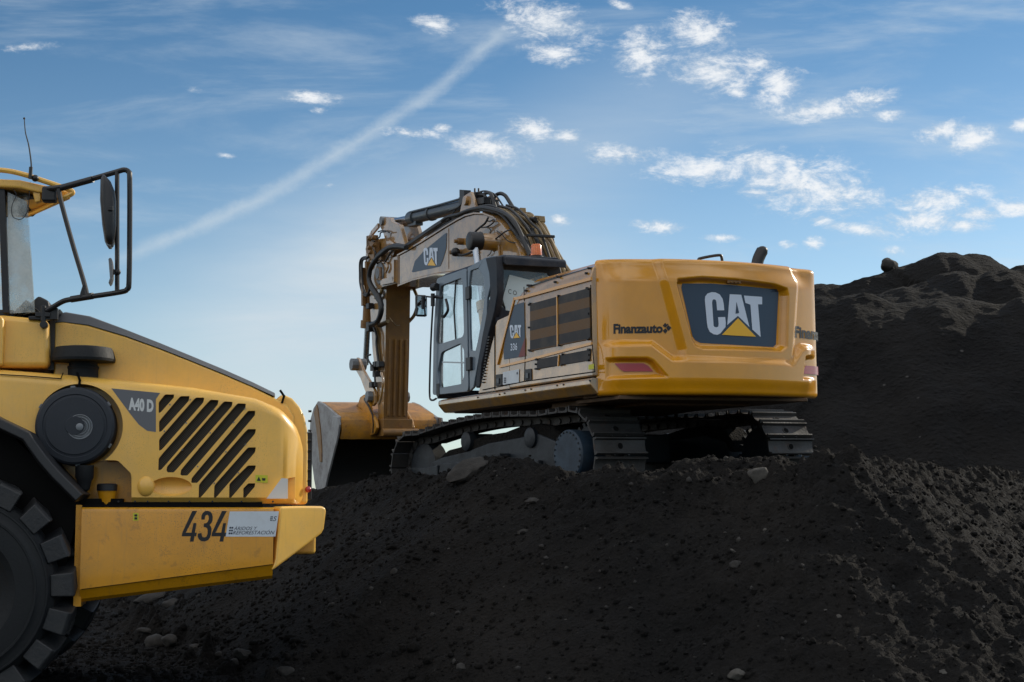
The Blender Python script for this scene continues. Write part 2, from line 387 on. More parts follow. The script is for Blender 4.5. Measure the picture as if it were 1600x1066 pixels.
glass('hauler_glass', (.90,.93,.93), .8, .7)
m = pbr('lamp_orange', (.9,.22,.03), .25, coat=.4); m.node_tree.nodes['Principled BSDF'].inputs['Transmission Weight'].default_value = .4

def soil(name, c0, c1, fine=1.0):
    m = bpy.data.materials.new(name); m.use_nodes = True; N = NT(m.node_tree); b = N.n['Principled BSDF']
    tc = N.n.new('ShaderNodeTexCoord').outputs['Object']
    a = N.noise(tc, .7, 6, .6); f = N.noise(tc, 26*fine, 6, .7); g = N.noise(tc, 7*fine, 6, .65)
    c = N.mix(N.ss(a, .35, .7), c0, c1)
    c = N.mix(N.math('MULTIPLY', N.ss(f, .55, .75), .55), c, tuple(x*1.7 for x in c1))
    v = N.add('ShaderNodeTexVoronoi', Vector=tc, Scale=19*fine)
    vb = N.ss(v.outputs['Distance'], .0, .55)
    spk = N.add('ShaderNodeTexVoronoi', Vector=tc, Scale=13*fine)
    cs = N.add('ShaderNodeSeparateColor', i0=spk.outputs['Color'])
    speck = N.math('MULTIPLY', N.math('GREATER_THAN', cs.outputs[0], .975), N.math('LESS_THAN', spk.outputs['Distance'], .16))
    c = N.mix(N.math('MULTIPLY', speck, .6), c, (.12,.115,.11))
    N.l.new(c, b.inputs['Base Color']); b.inputs['Roughness'].default_value = .95; b.inputs['Specular IOR Level'].default_value = .15
    h = N.math('ADD', N.math('ADD', N.math('MULTIPLY', g, 1.2), N.math('MULTIPLY', f, .7)), N.math('MULTIPLY', vb, -.35))
    bp = N.add('ShaderNodeBump', Strength=1.0, Distance=.06/fine, Height=h); N.l.new(bp.outputs[0], b.inputs['Normal'])
    M[name] = m
soil('soil', (.0080,.0077,.0077), (.0165,.0148,.0135))
soil('far_soil', (.0078,.0076,.0078), (.0135,.0125,.0118), .35)
soil('packed_soil', (.017,.016,.0155), (.026,.0238,.0225))

# ------------------------------------------------------------------ terrain
def vnoise(x, y, seed):
    xi = np.floor(x).astype(np.int64); yi = np.floor(y).astype(np.int64); fx = x-xi; fy = y-yi
    fx = fx*fx*fx*(fx*(fx*6-15)+10); fy = fy*fy*fy*(fy*(fy*6-15)+10)
    def h(a, b):
        n = (a*374761393 + b*668265263 + seed*974711) & 0xffffffff
        n = ((n ^ (n >> 13))*1274126177) & 0xffffffff
        return ((n ^ (n >> 16)) & 0xffff)/65535.0
    return (h(xi, yi)*(1-fx)+h(xi+1, yi)*fx)*(1-fy) + (h(xi, yi+1)*(1-fx)+h(xi+1, yi+1)*fx)*fy - .5
def fbm(x, y, sc, octs, rough=.55, seed=1):
    a = 1.0; r = 0; k = 0.0
    for i in range(octs):
        c, s = math.cos(i*1.3), math.sin(i*1.3)
        r = r+a*vnoise((x*c-y*s)*sc+17.3*i, (x*s+y*c)*sc-9.1*i, seed+i); k += a; a *= rough; sc *= 2.03
    return r
def billow(x, y, sc, octs, seed=1, rough=.6):
    a = 1.0; r = 0
    for i in range(octs):
        c, s = math.cos(i*1.3), math.sin(i*1.3)
        r = r+a*(.5-np.abs(vnoise((x*c-y*s)*sc+17.3*i, (x*s+y*c)*sc-9.1*i, seed+i))*2); a *= rough; sc *= 2.1
    return r
def G(px, py, y):
    r = ray(px, py); t = (y-CAM.y)/r.y; return (r.x*t, y, CAM.z+r.z*t)
def polydist(x, y, pts, closed):
    """distance to a polyline, the height carried along it, and (closed) inside test"""
    best = np.full(x.shape, 1e9); hz = np.zeros(x.shape); ins = np.zeros(x.shape, bool)
    n = len(pts)
    for i in range(n if closed else n-1):
        ax, ay, az = pts[i]; bx, by, bz = pts[(i+1) % n]
        dx, dy = bx-ax, by-ay; t = np.clip(((x-ax)*dx+(y-ay)*dy)/(dx*dx+dy*dy+1e-9), 0, 1)
        d = np.hypot(x-ax-t*dx, y-ay-t*dy); m = d < best
        best = np.where(m, d, best); hz = np.where(m, az+t*(bz-az), hz)
        c = ((ay > y) != (by > y)) & (x < (bx-ax)*(y-ay)/(by-ay+1e-12)+ax); ins ^= c
    return best, hz, ins
CREST = [G(470,772,25.5), G(530,764,22.5), G(600,743,20.0), G(690,746,18.4), G(756,724,17.3), G(806,719,16.8), G(850,729,16.5), G(890,744,16.2),
         G(950,735,15.9), G(1000,740,15.6), G(1040,747,15.4), G(1090,750,15.3), G(1137,749,15.2), G(1181,738,15.1), G(1228,727,15.0), G(1275,713,14.9),
         G(1320,708,15.0), G(1362,719,15.8), G(1412,731,16.6), G(1475,740,17.3), G(1525,735,18.0), G(1580,743,19.0), G(1680,748,20.5)]
FAR = [(11.5, 23, 1.5), (12, 34, 1.4), (4, 37, 1.4), (-4.5, 35.5, 1.55), (-6.2, 31.5, 1.6), (-4.6, 28.5, 1.75)]
BERM = [G(1000,741,16.9), G(1045,728,17.0), G(1072,717,17.1), G(1120,714,17.1), G(1165,712,17.0), G(1225,713,16.6)]
PLAT = 1.60
def mound_h(x, y):
    wx = x + .22*fbm(x, y, .9, 3, seed=31); wy = y + .22*fbm(x, y, .9, 3, seed=41)
    d, hz, ins = polydist(wx, wy, CREST+FAR, True)
    sl = .70
    out = hz + .05 - np.sqrt((d*sl)**2+.0035)
    inn = PLAT + (hz-PLAT)*np.exp(-(d/.55)**2)
    h = np.where(ins, inn, out)
    d2, hz2, _ = polydist(wx, wy, BERM, False)
    h = np.where(ins, np.maximum(h, hz2+.03-np.sqrt((d2*.75)**2+.002)), h)
    # trench dug by the tracks / spoil against the left track frame
    g = .03*fbm(x, y, .5, 4, seed=5) + .035*fbm(x, y, 3.1, 3, seed=8)
    face = (~ins) & (h > .03)
    # lumpy spill on the sunny right-hand spur, finer grain on the shaded face
    lumpy = 1/(1+np.exp(-(x-(.9+.35*(15-y)))*2.2))
    crest = np.exp(-(d/.5)**2)
    amp = .010+.022*lumpy+.03*crest
    b = billow(x, y, 3.2, 5, 51, .62)*amp*.9 + fbm(x, y, 5, 5, .72, 61)*(.016+.062*lumpy+.040*crest)+fbm(x, y, 1.6, 2, .5, 65)*.05*lumpy
    rills = fbm(x*1.0, y*.25, 1.6, 4, .5, 71)*.05
    h = np.where(h > .02, h + b*np.clip(h/.25, 0, 1)*np.where(ins & (d > .5), .6, 1) + np.where(face, rills, 0), h)
    # spilled clods along the foot
    toe = np.exp(-((h-.05)/.16)**2)*(~ins)
    clod = np.maximum(0, fbm(x, y, 3.3, 3, .6, 91)-.12)*.55*toe
    rut = .035*np.sin((x*.35+y*.94)*2.1+fbm(x, y, .4, 2, seed=3)*4) 
    gr = g*.8 + rut*.5 + np.maximum(0, fbm(x, y, 5, 4, .6, 15))*.06
    hh = np.maximum(h, gr)+clod
    return hh
def grid_mesh(name, X, Y, H, mat, label=None, kind='structure'):
    ny, nx = X.shape
    co = np.stack([X, Y, H], -1).reshape(-1, 3).astype(np.float32)
    i = np.arange((ny-1)*(nx-1)); r = i//(nx-1); c = i % (nx-1); a = r*nx+c
    q = np.stack([a, a+1, a+nx+1, a+nx], 1).astype(np.int32)
    me = bpy.data.meshes.new(name); me.vertices.add(len(co)); me.vertices.foreach_set('co', co.ravel())
    me.loops.add(q.size); me.loops.foreach_set('vertex_index', q.ravel()); me.polygons.add(len(q))
    me.polygons.foreach_set('loop_start', np.arange(0, q.size, 4, dtype=np.int32)); me.update(calc_edges=True); me.shade_smooth()
    o = bpy.data.objects.new(name, me); C.objects.link(o); me.materials.append(M[mat]); o['kind'] = kind; return o
# ground sheet to the horizon (a little below the fine patch it carries)
gx = np.concatenate([-np.geomspace(900, 16, 18), np.linspace(-14, 14, 12), np.geomspace(16, 900, 18)]); gy = gx+10
GX, GY = np.meshgrid(gx, gy); grid_mesh('ground', GX, GY, np.full(GX.shape, -.09), 'packed_soil')
xs = np.linspace(-11.5, 13.5, 860); t = np.linspace(0, 1, 760); ys = 10.0*(38.5/10.0)**t
X, Y = np.meshgrid(xs, ys); Hm = mound_h(X, Y)
edge = np.minimum.reduce([X+11.5, 13.5-X, Y-10.0, 38.5-Y]); Hm = np.where(edge < .5, Hm*np.clip(edge/.5, 0, 1)-.12*(1-np.clip(edge/.5, 0, 1)), Hm)
mound = grid_mesh('terrain', X, Y, Hm, 'soil'); mound['label'] = 'dark heap of loose soil sloping down to the packed ground'
def ground_z(x, y): return float(mound_h(np.array([[x]]), np.array([[y]]))[0, 0])

RIDGES = [([G(1180,480,39), G(1270,452,40), G(1330,437,40.5), G(1380,424,41), G(1440,406,41), G(1490,396,41), G(1528,398,41), G(1570,420,41), G(1620,440,41), G(1800,470,41)], .66),
          ([G(1275,458,36), G(1340,460,35.6), G(1380,471,35.3), G(1440,468,35), G(1500,481,34.8), G(1545,478,34.6), G(1600,468,34.5), G(1800,440,34)], .74),
          ([G(1470,470,36.5), G(1530,444,37.2), G(1600,416,38), G(1700,385,39), G(1900,380,40)], .70),
          ([G(1395,455,37.6), G(1450,441,38), G(1490,436,38.2), G(1520,447,38)], .62)]
def hill_h(x, y):
    wx = x+.9*fbm(x, y, .2, 3, .45, seed=131); wy = y+.9*fbm(x, y, .2, 3, .45, seed=141)
    h = np.full(x.shape, -5.0)
    for P, s in RIDGES:
        d, hz, _ = polydist(wx, wy, P, False)
        k_ = hz-np.sqrt((d*s)**2+.35)+.55; h = h+np.logaddexp(0, (k_-h)*5)/5 if h.max() > -4 else np.maximum(h, k_)
    n = billow(x, y, .55, 6, 151, .55)*.04 + fbm(x, y, 1.3, 5, .6, 161)*.09 + fbm(x*1.0, y*.2, .7, 4, .5, 171)*.32
    return h+n*np.clip((h+1)/2, .3, 1)-.0
xs = np.linspace(-4, 40, 560); ys = np.concatenate([np.linspace(23, 43, 420), np.linspace(43.2, 62, 40)])
X, Y = np.meshgrid(xs, ys); Hh = hill_h(X, Y)
hill = grid_mesh('hills', X, Y, np.maximum(Hh, -.5), 'far_soil'); hill['label'] = 'tall dark spoil heap rising behind the excavator'

# ------------------------------------------------------------------ stones
def stone(loc, r, mat, label, sc=(1, 1, .8), seed=0, rot=0, sub=3, name='stone', top=True):
    bm = bmesh.new(); bmesh.ops.create_icosphere(bm, subdivisions=sub, radius=1)
    rr = random.Random(seed); off = [rr.uniform(-9, 9) for _ in range(3)]
    from mathutils import noise as mn
    pl = [(Vector((rr.uniform(-1, 1), rr.uniform(-1, 1), rr.uniform(-1, 1))).normalized(), rr.uniform(.62, .88)) for _ in range(9)]
    for v in bm.verts:
        p = v.co.copy()
        for n_, d_ in pl:
            k = p.dot(n_)
            if k > d_: p -= n_*(k-d_)*.85
        p *= 1+.22*mn.noise(v.co*1.4+Vector(off))+.09*mn.noise(v.co*4+Vector(off))
        v.co = Vector((p.x*sc[0], p.y*sc[1], p.z*sc[2]))*r
    me = bpy.data.meshes.new(name); bm.to_mesh(me); bm.free(); me.materials.append(M[mat]); me.shade_smooth(); me.set_sharp_from_angle(angle=math.radians(40))
    o = bpy.data.objects.new(name, me); C.objects.link(o); o.location = loc; o.rotation_euler = (rr.uniform(-.3, .3), rr.uniform(-.3, .3), rot)
    if top: tag(o, label, 'stone', 'stones lying on and around the heap')
    return o
def on_mound(px, py):
    """where a sight line meets the heap"""
    r = ray(px, py); t = 9.0; 
    ts = np.linspace(9, 40, 1600); P = np.array(CAM)[None]+np.array(r)[None]*ts[:, None]
    hz = mound_h(P[:, 0][None], P[:, 1][None])[0]; k = np.argmax(P[:, 2] <= hz)
    if P[k, 2] > hz[k]: return None
    return Vector(P[k])
ST = [  # px, py, size px radius, material, label, shape
 (1187,746,17,'stone_pale','pale pointed stone on the rim of the heap below the right track',(1.0,.8,.95)),
 (738,738,30,'stone_grey','large flat grey slab lying against the left track frame',(1.5,.8,.62)),
 (590,737,15,'stone_grey','rounded grey boulder beside the front of the left track',(1.1,.9,.8)),
 (556,750,9,'stone_dark','small dark boulder on the rim below the bucket',(1.1,.9,.8)),
 (1150,884,9,'stone_grey','rounded stone half buried in the middle of the slope',(1.1,.9,.8)),
 (833,784,10,'stone_dark','flat stone high on the shaded slope below the track',(1.3,.9,.5)),
 (1144,862,5,'stone_pale','small pale stone just above a larger round one',(1.2,.9,.7)),
 (1152,1058,14,'stone_pale','pale rounded stone at the bottom edge of the slope',(1.1,.9,.8)),
 (817,833,8,'stone_dark','dark stone on the shaded slope left of centre',(1.1,.9,.7)),
 (1196,829,4,'stone_pale','tiny white pebble on the slope below the pointed stone',(1.1,.9,.8)),
 (720,1044,8,'stone_grey','grey stone low on the shaded slope near the bottom edge',(1.1,.9,.8)),
 (1475,1052,7,'stone_pale','pale stone at the lower right of the sunlit slope',(1.3,.9,.7)),
 (1311,965,5,'stone_pale','small pale stone in the middle of the sunlit lumps',(1.1,.9,.8)),
 (1290,955,3.5,'stone_pale','tiny pale pebble left of a small pale stone',(1.1,.9,.8)),
 (616,895,6,'stone_dark','dark stone on the far left of the shaded slope',(1.0,.8,1.2)),
 (243,1007,17,'stone_grey','big round clod at the foot of the heap, leftmost of a pair',(1.1,.9,.8)),
 (266,1004,13,'stone_grey','grey clod right beside the biggest one at the foot of the heap',(1.1,.9,.8)),
 (232,937,16,'stone_dark','broad low clod on the ground under the yellow bumper',(1.7,.9,.55)),
 (270,945,12,'stone_dark','dark clod at the foot of the heap behind the bumper',(1.5,.9,.6)),
 (340,1027,9,'stone_grey','grey stone at the foot of the heap, left of two close together',(1.1,.9,.8)),
 (378,1024,13,'stone_grey','grey stone at the foot of the heap, right of two close together',(1.1,.9,.85)),
 (365,1036,8,'stone_grey','small stone in front of the grey pair at the foot of the heap',(1.1,.9,.8)),
 (448,1053,14,'stone_grey','grey stone at the foot of the heap touching the bottom edge',(1.2,.9,.75)),
 (228,987,9,'stone_dark','flat dark clod between the ground and the heap foot',(1.6,.9,.5)),
 (305,1013,8,'stone_dark','dark clod between two groups of stones at the heap foot',(1.3,.9,.7)),
]
for i, (px, py, rp, mt_, lb, sc) in enumerate(ST):
    p = on_mound(px, py)
    if p is None: continue
    dist = (p-CAM).length; r = rp/FPX*dist
    stone(p+Vector((0, .1*r, .12*r)), r, mt_, lb, sc, 100+i, rot=.4*math.sin(i*2.3))
p = Vector(G(1391,415,40.6)); stone(p, 14/FPX*41, 'stone_dark', 'lone boulder perched on the skyline of the far spoil heap', (1.15,1,.95), 77, rot=.3)
# loose gravel and clods over the near face
gb = MB()
bmx = bmesh.new(); bmesh.ops.create_icosphere(bmx, subdivisions=1, radius=1); iv = [v.co.copy() for v in bmx.verts]; ifc = [[v.index for v in f.verts] for f in bmx.faces]; bmx.free()
def scatter(name, n, area, smin, smax, mat, seed, cond=None):
    r_ = np.random.default_rng(seed); x = r_.uniform(area[0], area[1], n); y = r_.uniform(area[2], area[3], n)
    h = mound_h(x[None], y[None])[0]; keep = np.ones(n, bool) if cond is None else cond(x, y, h); x, y, h = x[keep], y[keep], h[keep]; n = len(x)
    base = np.array([v[:] for v in iv]); nb_ = len(base)
    s = smin*(smax/smin)**(r_.random(n)**2.6)
    V = base[None]*(1+r_.uniform(-.28, .28, (n, nb_, 1)))*s[:, None, None]*r_.uniform(.65, 1.25, (n, 1, 3))
    V += np.stack([x, y, h+s*.25], 1)[:, None]
    F = (np.array(ifc)[None]+np.arange(n)[:, None, None]*nb_).reshape(-1, 3).astype(np.int32)
    me = bpy.data.meshes.new(name); me.vertices.add(n*nb_); me.vertices.foreach_set('co', V.astype(np.float32).ravel())
    me.loops.add(F.size); me.loops.foreach_set('vertex_index', F.ravel()); me.polygons.add(len(F)); me.polygons.foreach_set('loop_start', np.arange(0, F.size, 3, dtype=np.int32))
    me.update(calc_edges=True); o = bpy.data.objects.new(name, me); C.objects.link(o); me.materials.append(M[mat]); o['kind'] = 'stuff'; return o
o = scatter('gravel', 34000, (-5, 9, 12, 20.5), .005, .032, 'soil', 3); o['label'] = 'loose dark crumbs covering the face of the heap'
o = scatter('gravel', 900, (-5, 9, 12, 20), .006, .03, 'stone_grey', 4); o['label'] = 'scattered grey pebbles on the dark slope'
o = scatter('gravel', 7000, (-7, 0, 13.5, 27), .008, .06, 'soil', 5, lambda x, y, h: h < .4); o['label'] = 'crumbled soil along the foot of the heap'

# ------------------------------------------------------------------ excavator
ex = empty('excavator'); ex.matrix_world = ME
tag(ex, 'yellow tracked excavator standing on top of the dark heap with its bucket on the ground', 'excavator')
# -- undercarriage (the upper structure is slewed about eight degrees on it)
U = Matrix.Rotation(.14, 4, 'Z') @ Matrix.Translation((0, 0, -.06))
def track_path():
    P = []
    fc, fr = (2.02, .46), .47; rc, rr = (-2.02, .56), .52
    for a in range(-90, 91, 6): P.append((fc[0]+fr*math.cos(math.radians(a)), fc[1]+fr*math.sin(math.radians(a))))
    for x in np.linspace(1.75, -1.75, 40): 
        t = (1.75-x)/3.5; z = (fc[1]+fr)*(1-t)+(rc[1]+rr)*t + .085*math.sin(PI*min(1, t*1.15))
        P.append((x, z))
    for a in range(90, 271, 6): P.append((rc[0]+rr*math.cos(math.radians(a)), rc[1]+rr*math.sin(math.radians(a))))
    P.append((-1.6, 0.0)); P.append((1.6, -.0)); return P
TP_ = track_path(); 
def resample(P, step):
    Q = [Vector((p[0], 0, p[1])) for p in P]; Q.append(Q[0].copy()); L = [0]
    for a, b in zip(Q, Q[1:]): L.append(L[-1]+(b-a).length)
    n = round(L[-1]/step); out = []
    for k in range(n):
        s = L[-1]*k/n; j = max(i for i in range(len(L)-1) if L[i] <= s+1e-9)
        t = (s-L[j])/max(1e-9, L[j+1]-L[j]); out.append((Q[j].lerp(Q[j+1], t), (Q[j+1]-Q[j]).normalized()))
    return out
shoes = resample(TP_, .216)
for side in (1, -1):
    yc = side*1.30
    c = MB()
    for (p, d) in resample(TP_, .108):
        nrm = Vector((d.z, 0, -d.x)); q = p-nrm*.075
        for yy in (-.09, .09): c.obox(q+Vector((0, yc+yy, 0)), d*.058, Vector((0, .022, 0)), nrm*.05)
    for (p, d) in shoes:
        nrm = Vector((d.z, 0, -d.x)); q = p-nrm*.085; c.cyl(q+Vector((0, yc-.13, 0)), q+Vector((0, yc+.13, 0)), .035, n=8)
    ch = c.xf(U).build('track_chain', 'track_steel', ex, ang=30)
    for k, (p, d) in enumerate(shoes):
        nrm = Vector((d.z, 0, -d.x)); s = MB(); w = .36
        q = p+Vector((0, yc, 0))
        # one-piece plate with two grouser bars, curled trailing lip, seen end on
        prof = [(-.098, -.004), (-.096, .054), (-.080, .054), (-.070, .012), (-.03, .006), (.0, .004), (.03, .006), (.066, .012), (.076, .052), (.092, .052), (.104, .010), (.100, -.014), (-.094, -.016)]
        A = [q+d*a+nrm*b+Vector((0, -w, 0)) for a, b in prof]; B = [q+d*a+nrm*b+Vector((0, w, 0)) for a, b in prof]
        n = len(prof); s.poly(A+B, [tuple(range(n)), tuple(range(2*n-1, n-1, -1))]+[(i, (i+1) % n, n+(i+1) % n, n+i) for i in range(n)])
        for by in (-.10, .10): s.cyl(q+d*.098+Vector((0, by, 0))+nrm*.0, q+d*.098+Vector((0, by, 0))+nrm*.026, .015, n=6)
        s.cyl(q+Vector((0, 0, 0))+nrm*.001, q+nrm*.012, .052, .046, n=14)
        sh_ = s.xf(U).build('track_shoe', 'track_steel', ch, ang=25)
        if d.x < .3 and p.x < -1.9:
            hz_ = MB(); hz_.cyl(q+nrm*.0125, q+nrm*.0135, .036, n=14); hz_.xf(U).build('shoe_hole', 'dark_void', ch)
    f = MB(); yo = yc+side*.10
    f.prism([(-1.75,.28),(-1.5,.74),(-1.1,.84),(-.5,.80),(.1,.76),(.7,.66),(1.35,.60),(1.62,.54),(1.75,.34),(1.6,.2),(-1.6,.2)], yc-.2, yc+.2)
    f.xf(U).build('track_frame', 'undercarriage', ex, bevel=.02)
    f = MB(); f.prism([(1.5,.58),(1.2,.70),(.9,.73),(.55,.82),(.2,.87),(-.25,.89),(-.6,.95),(-1.1,.97),(-1.4,.93),(-1.58,.78),(-1.58,.6)], yc-.21, yc+.18); f.xf(U).build('packed_dirt', 'soil', ex, bevel=.04)
    f = MB(); f.prism([(-1.2,.30),(-1.2,.52),(.05,.55),(.05,.30)], yc+side*.2, yc+side*.27); f.prism([(.09,.30),(.09,.55),(1.25,.52),(1.3,.30)], yc+side*.2, yc+side*.27)
    f.prism([(1.36,.26),(1.36,.50),(1.9,.46),(1.9,.28)], yc+side*.2, yc+side*.25)
    f.xf(U).build('frame_guard', 'undercarriage', ex, bevel=.015)
    f = MB(); f.prism([(-.45,.58),(-.45,.62),(.0,.615),(0,.575)], yc+side*.21, yc+side*.36); f.xf(U).build('step', 'undercarriage', ex, bevel=.008)
    # idler, sprocket with drive cover, rollers
    f = MB(); f.lathe((2.02, yc-.12, .46), (0, 1, 0), [(0,.10),(0,.30),(.02,.36),(.22,.36),(.24,.30),(.24,.10)], 40); f.xf(U).build('idler_wheel', 'undercarriage', ex)
    f = MB()
    for k in range(21):
        a = 2*PI*k/21; r = .37; cc = Vector((-2.02+r*math.cos(a), yc, .56+r*math.sin(a))); e = Vector((math.cos(a), 0, math.sin(a))); g = Vector((-math.sin(a), 0, math.cos(a)))
        f.obox(cc, e*.05, Vector((0, .05, 0)), g*.025)
    f.lathe((-2.02, yc-.06, .56), (0, 1, 0), [(0,.1),(0,.35),(.12,.35),(.12,.1)], 42); f.xf(U).build('sprocket', 'undercarriage', ex)
    f = MB(); f.lathe((-2.02, yc+side*.06, .56), (0, side, 0), [(0,.29),(.16,.29),(.20,.30),(.31,.30),(.33,.285),(.335,.0)], 44); dv = f.xf(U).build('final_drive', 'drive_cover', ex)
    f = MB()
    for k in range(24):
        a = 2*PI*k/24; f.cyl((-2.02+.27*math.cos(a), yc+side*.385, .56+.27*math.sin(a)), (-2.02+.27*math.cos(a), yc+side*.402, .56+.27*math.sin(a)), .012, n=6)
    f.xf(U).build('bolt_ring', 'undercarriage', dv)
    for xr in (-.95, .62):
        f = MB(); f.lathe((xr, yc-.17, .80), (0, side, 0), [(-.0,.05),(-.0,.10),(.30,.10),(.30,.125),(.40,.125),(.42,.09),(.42,.03)], 24)
        f.box(xr-.05, xr+.05, yc-.1, yc+.1, .6, .74); f.xf(U).build('carrier_roller', 'undercarriage', ex)
    for xr in np.linspace(-1.45, 1.45, 8):
        f = MB(); f.lathe((xr, yc-.17, .17), (0, 1, 0), [(0,.05),(0,.12),(.1,.12),(.1,.09),(.24,.09),(.24,.12),(.34,.12),(.34,.05)], 18); f.xf(U).build('track_roller', 'undercarriage', ex)
f = MB(); f.box(-.75, .75, -.8, .8, .48, .86); f.prism([(-.35,.5),(-.5,.8),(.5,.8),(.35,.5)], -1.25, 1.25); f.xf(U).build('car_body', 'undercarriage', ex, bevel=.03)
f = MB(); f.lathe((0, 0, .72), (0, 0, 1), [(0,.72),(.22,.72),(.22,.66),(.36,.66),(.36,.70),(.46,.70),(.46,.2)], 56); f.build('slew_ring', 'undercarriage', ex)

# -- platform and skirts
XS = -3.06
f = MB(); f.box(XS, 1.55, -1.30, 1.30, 1.16, 1.24); f.box(-2.9, .9, -.7, .7, 1.06, 1.17); f.box(-2.4, -1.2, -1.1, 1.1, 1.09, 1.17)
f.build('platform', 'under_plate', ex, bevel=.01)
for side in (1, -1):
    s = MB(); R = []
    for x, kk in ((XS+.004, 0), (1.55, 0), (1.72, .02), (1.79, .06), (1.82, .13)):
        yo = 1.49-kk; pr = [(yo-.42, 1.355), (yo-.03, 1.355), (yo, 1.335), (yo, 1.275), (yo-.09, 1.175), (yo-.42, 1.165+kk*.2)]
        R.append([(x, side*a, b) for a, b in pr])
    s.loft(R); s.build('side_skirt', 'side_sheen_paint', ex, bevel=.012)
f = MB(); f.box(.2, 1.8, .44, 1.2, 1.18, 1.36); f.build('cab_floor', 'side_sheen_paint', ex, bevel=.02)
sb = MB()
for px, py in Z([(328,918),(457,900),(487,893),(610,875),(645,869),(800,847),(838,842),(995,818)], 660, 380, 3.807):
    p = E(px, py, 1.495); sb.cyl((p.x, 1.485, p.z), (p.x, 1.50, p.z), .011, n=8)
sb.build('skirt_bolts', 'ink', ex)
# -- engine housing with side panels
YS = 1.455
prof = [(XS, 1.37), (XS, 2.60)] 
ho = Exz([(921,419),(845,442),(819,450)], YS)
body = MB()
def housing(x, zt, ins=.10, ch=.14):
    """cross-section ring: vertical sides, chamfered shoulder, flat roof"""
    return [(x, -YS, 1.37), (x, -YS, zt-ch), (x, -YS+ins*.25, zt-ch*.35), (x, -YS+ins, zt), (x, YS-ins, zt), (x, YS-ins*.25, zt-ch*.35), (x, YS, zt-ch), (x, YS, 1.37)]
body.loft([housing(XS+.004, 2.655), housing(-1.9, 2.645), housing(-1.18, 2.63), housing(-1.02, 2.56), housing(-.72, 2.31)])
body.build('engine_housing', 'side_sheen_paint', ex, bevel=.02)
b2 = MB(); 
for s_ in (1, -1):
    b2.loft([[(x, s_*(YS-.003), 1.37), (x, s_*(YS-.003), zt), (x, s_*.42, zt), (x, s_*.42, 1.37)] for x, zt in ((-.716, 2.30), (-.36, 2.27), (-.27, 2.20))])
b2.loft([[(x, 1.452, 1.37), (x, 1.452, zt), (x, 1.30, zt), (x, 1.30, 1.37)] for x, zt in ((-.268, 2.12), (.06, 1.68), (.30, 1.38))])
b2.loft([[(x, -1.45, 1.37), (x, -1.45, zt), (x, -.45, zt), (x, -.45, 1.37)] for x, zt in ((-.26, 2.2), (.9, 2.1), (1.5, 1.9), (1.6, 1.37))])
b2.build('front_housing', 'side_sheen_paint', ex, bevel=.02)
fnE = lambda y: (lambda a, b: Vector((E(a, b, y).x, y, E(a, b, y).z)))
S = YS+.002
# raised frame lines, gaps
def line(name, pts, y, w, mat, parent, t=.004, fn=E):
    m_ = MB()
    for (a, b) in zip(pts, pts[1:]):
        A, B = fn(*a, y), fn(*b, y); d = (B-A).normalized(); n = Vector((d.z, 0, -d.x)); mid = (A+B)/2; mid.y = y
        m_.obox(mid, (B-A)*.5+d*w*.4, n*w*.5, Vector((0, t, 0)))
    return m_.build(name, mat, parent, recalc=True)
z6 = lambda P: Z(P, 660, 380, 3.807)
line('panel_gap', z6([(430,868),(430,445)]), S, .012, 'dark_void', ex)
line('panel_gap', z6([(612,655),(606,820)]), S, .008, 'dark_void', ex)
line('panel_gap', z6([(606,345),(604,262)]), S, .006, 'dark_void', ex)
line('panel_gap', z6([(360,873),(606,823),(1026,765)]), S, .012, 'dark_void', ex)
line('panel_gap', z6([(1001,250),(1008,590),(1026,765)]), S, .006, 'dark_void', ex)
# horizontal shoulder trough running back from the badge
tr_ = MB(); tp = [E(*q, S) for q in z6([(455,735),(555,345),(620,325),(1003,218)])]
line('trim_frame', z6([(448,715),(548,332),(608,320),(1003,212)]), S+.006, .035, 'yellow_paint', ex, .012)
line('trim_frame', z6([(462,735),(612,700),(1005,598)]), S+.004, .03, 'yellow_paint', ex, .01)
def grille(P4, split, name='side_grille'):
    fn = fnE(S+.012); m_ = MB(); q = [fn(*p) for p in P4]
    v = [Vector((p.x, S-.002, p.z)) for p in q]+[Vector((p.x, S+.014, p.z)) for p in q]
    m_.poly(v, [(0,1,2,3),(7,6,5,4),(0,4,5,1),(1,5,6,2),(2,6,7,3),(3,7,4,0)])
    g = m_.build(name, 'grille_striped' if name == 'side_grille' else 'grille_dark', ex, bevel=.004)
    a, b, c, d = [Vector(p) for p in P4]; t = a.lerp(b, split); u = d.lerp(c, split)
    line('grille_divider', [tuple(t), tuple(u)], S+.018, .022, 'yellow_paint', g, .008)
    for aa, bb in ((a, b), (b, c), (c, d), (d, a)):
        for k in (.02, .5, .98):
            p = aa.lerp(bb, k); p = E(p.x, p.y, S); bl = MB(); bl.cyl((p.x, S, p.z), (p.x, S+.028, p.z), .012, n=8); bl.build('grille_bolt', 'ink', g)
    return g
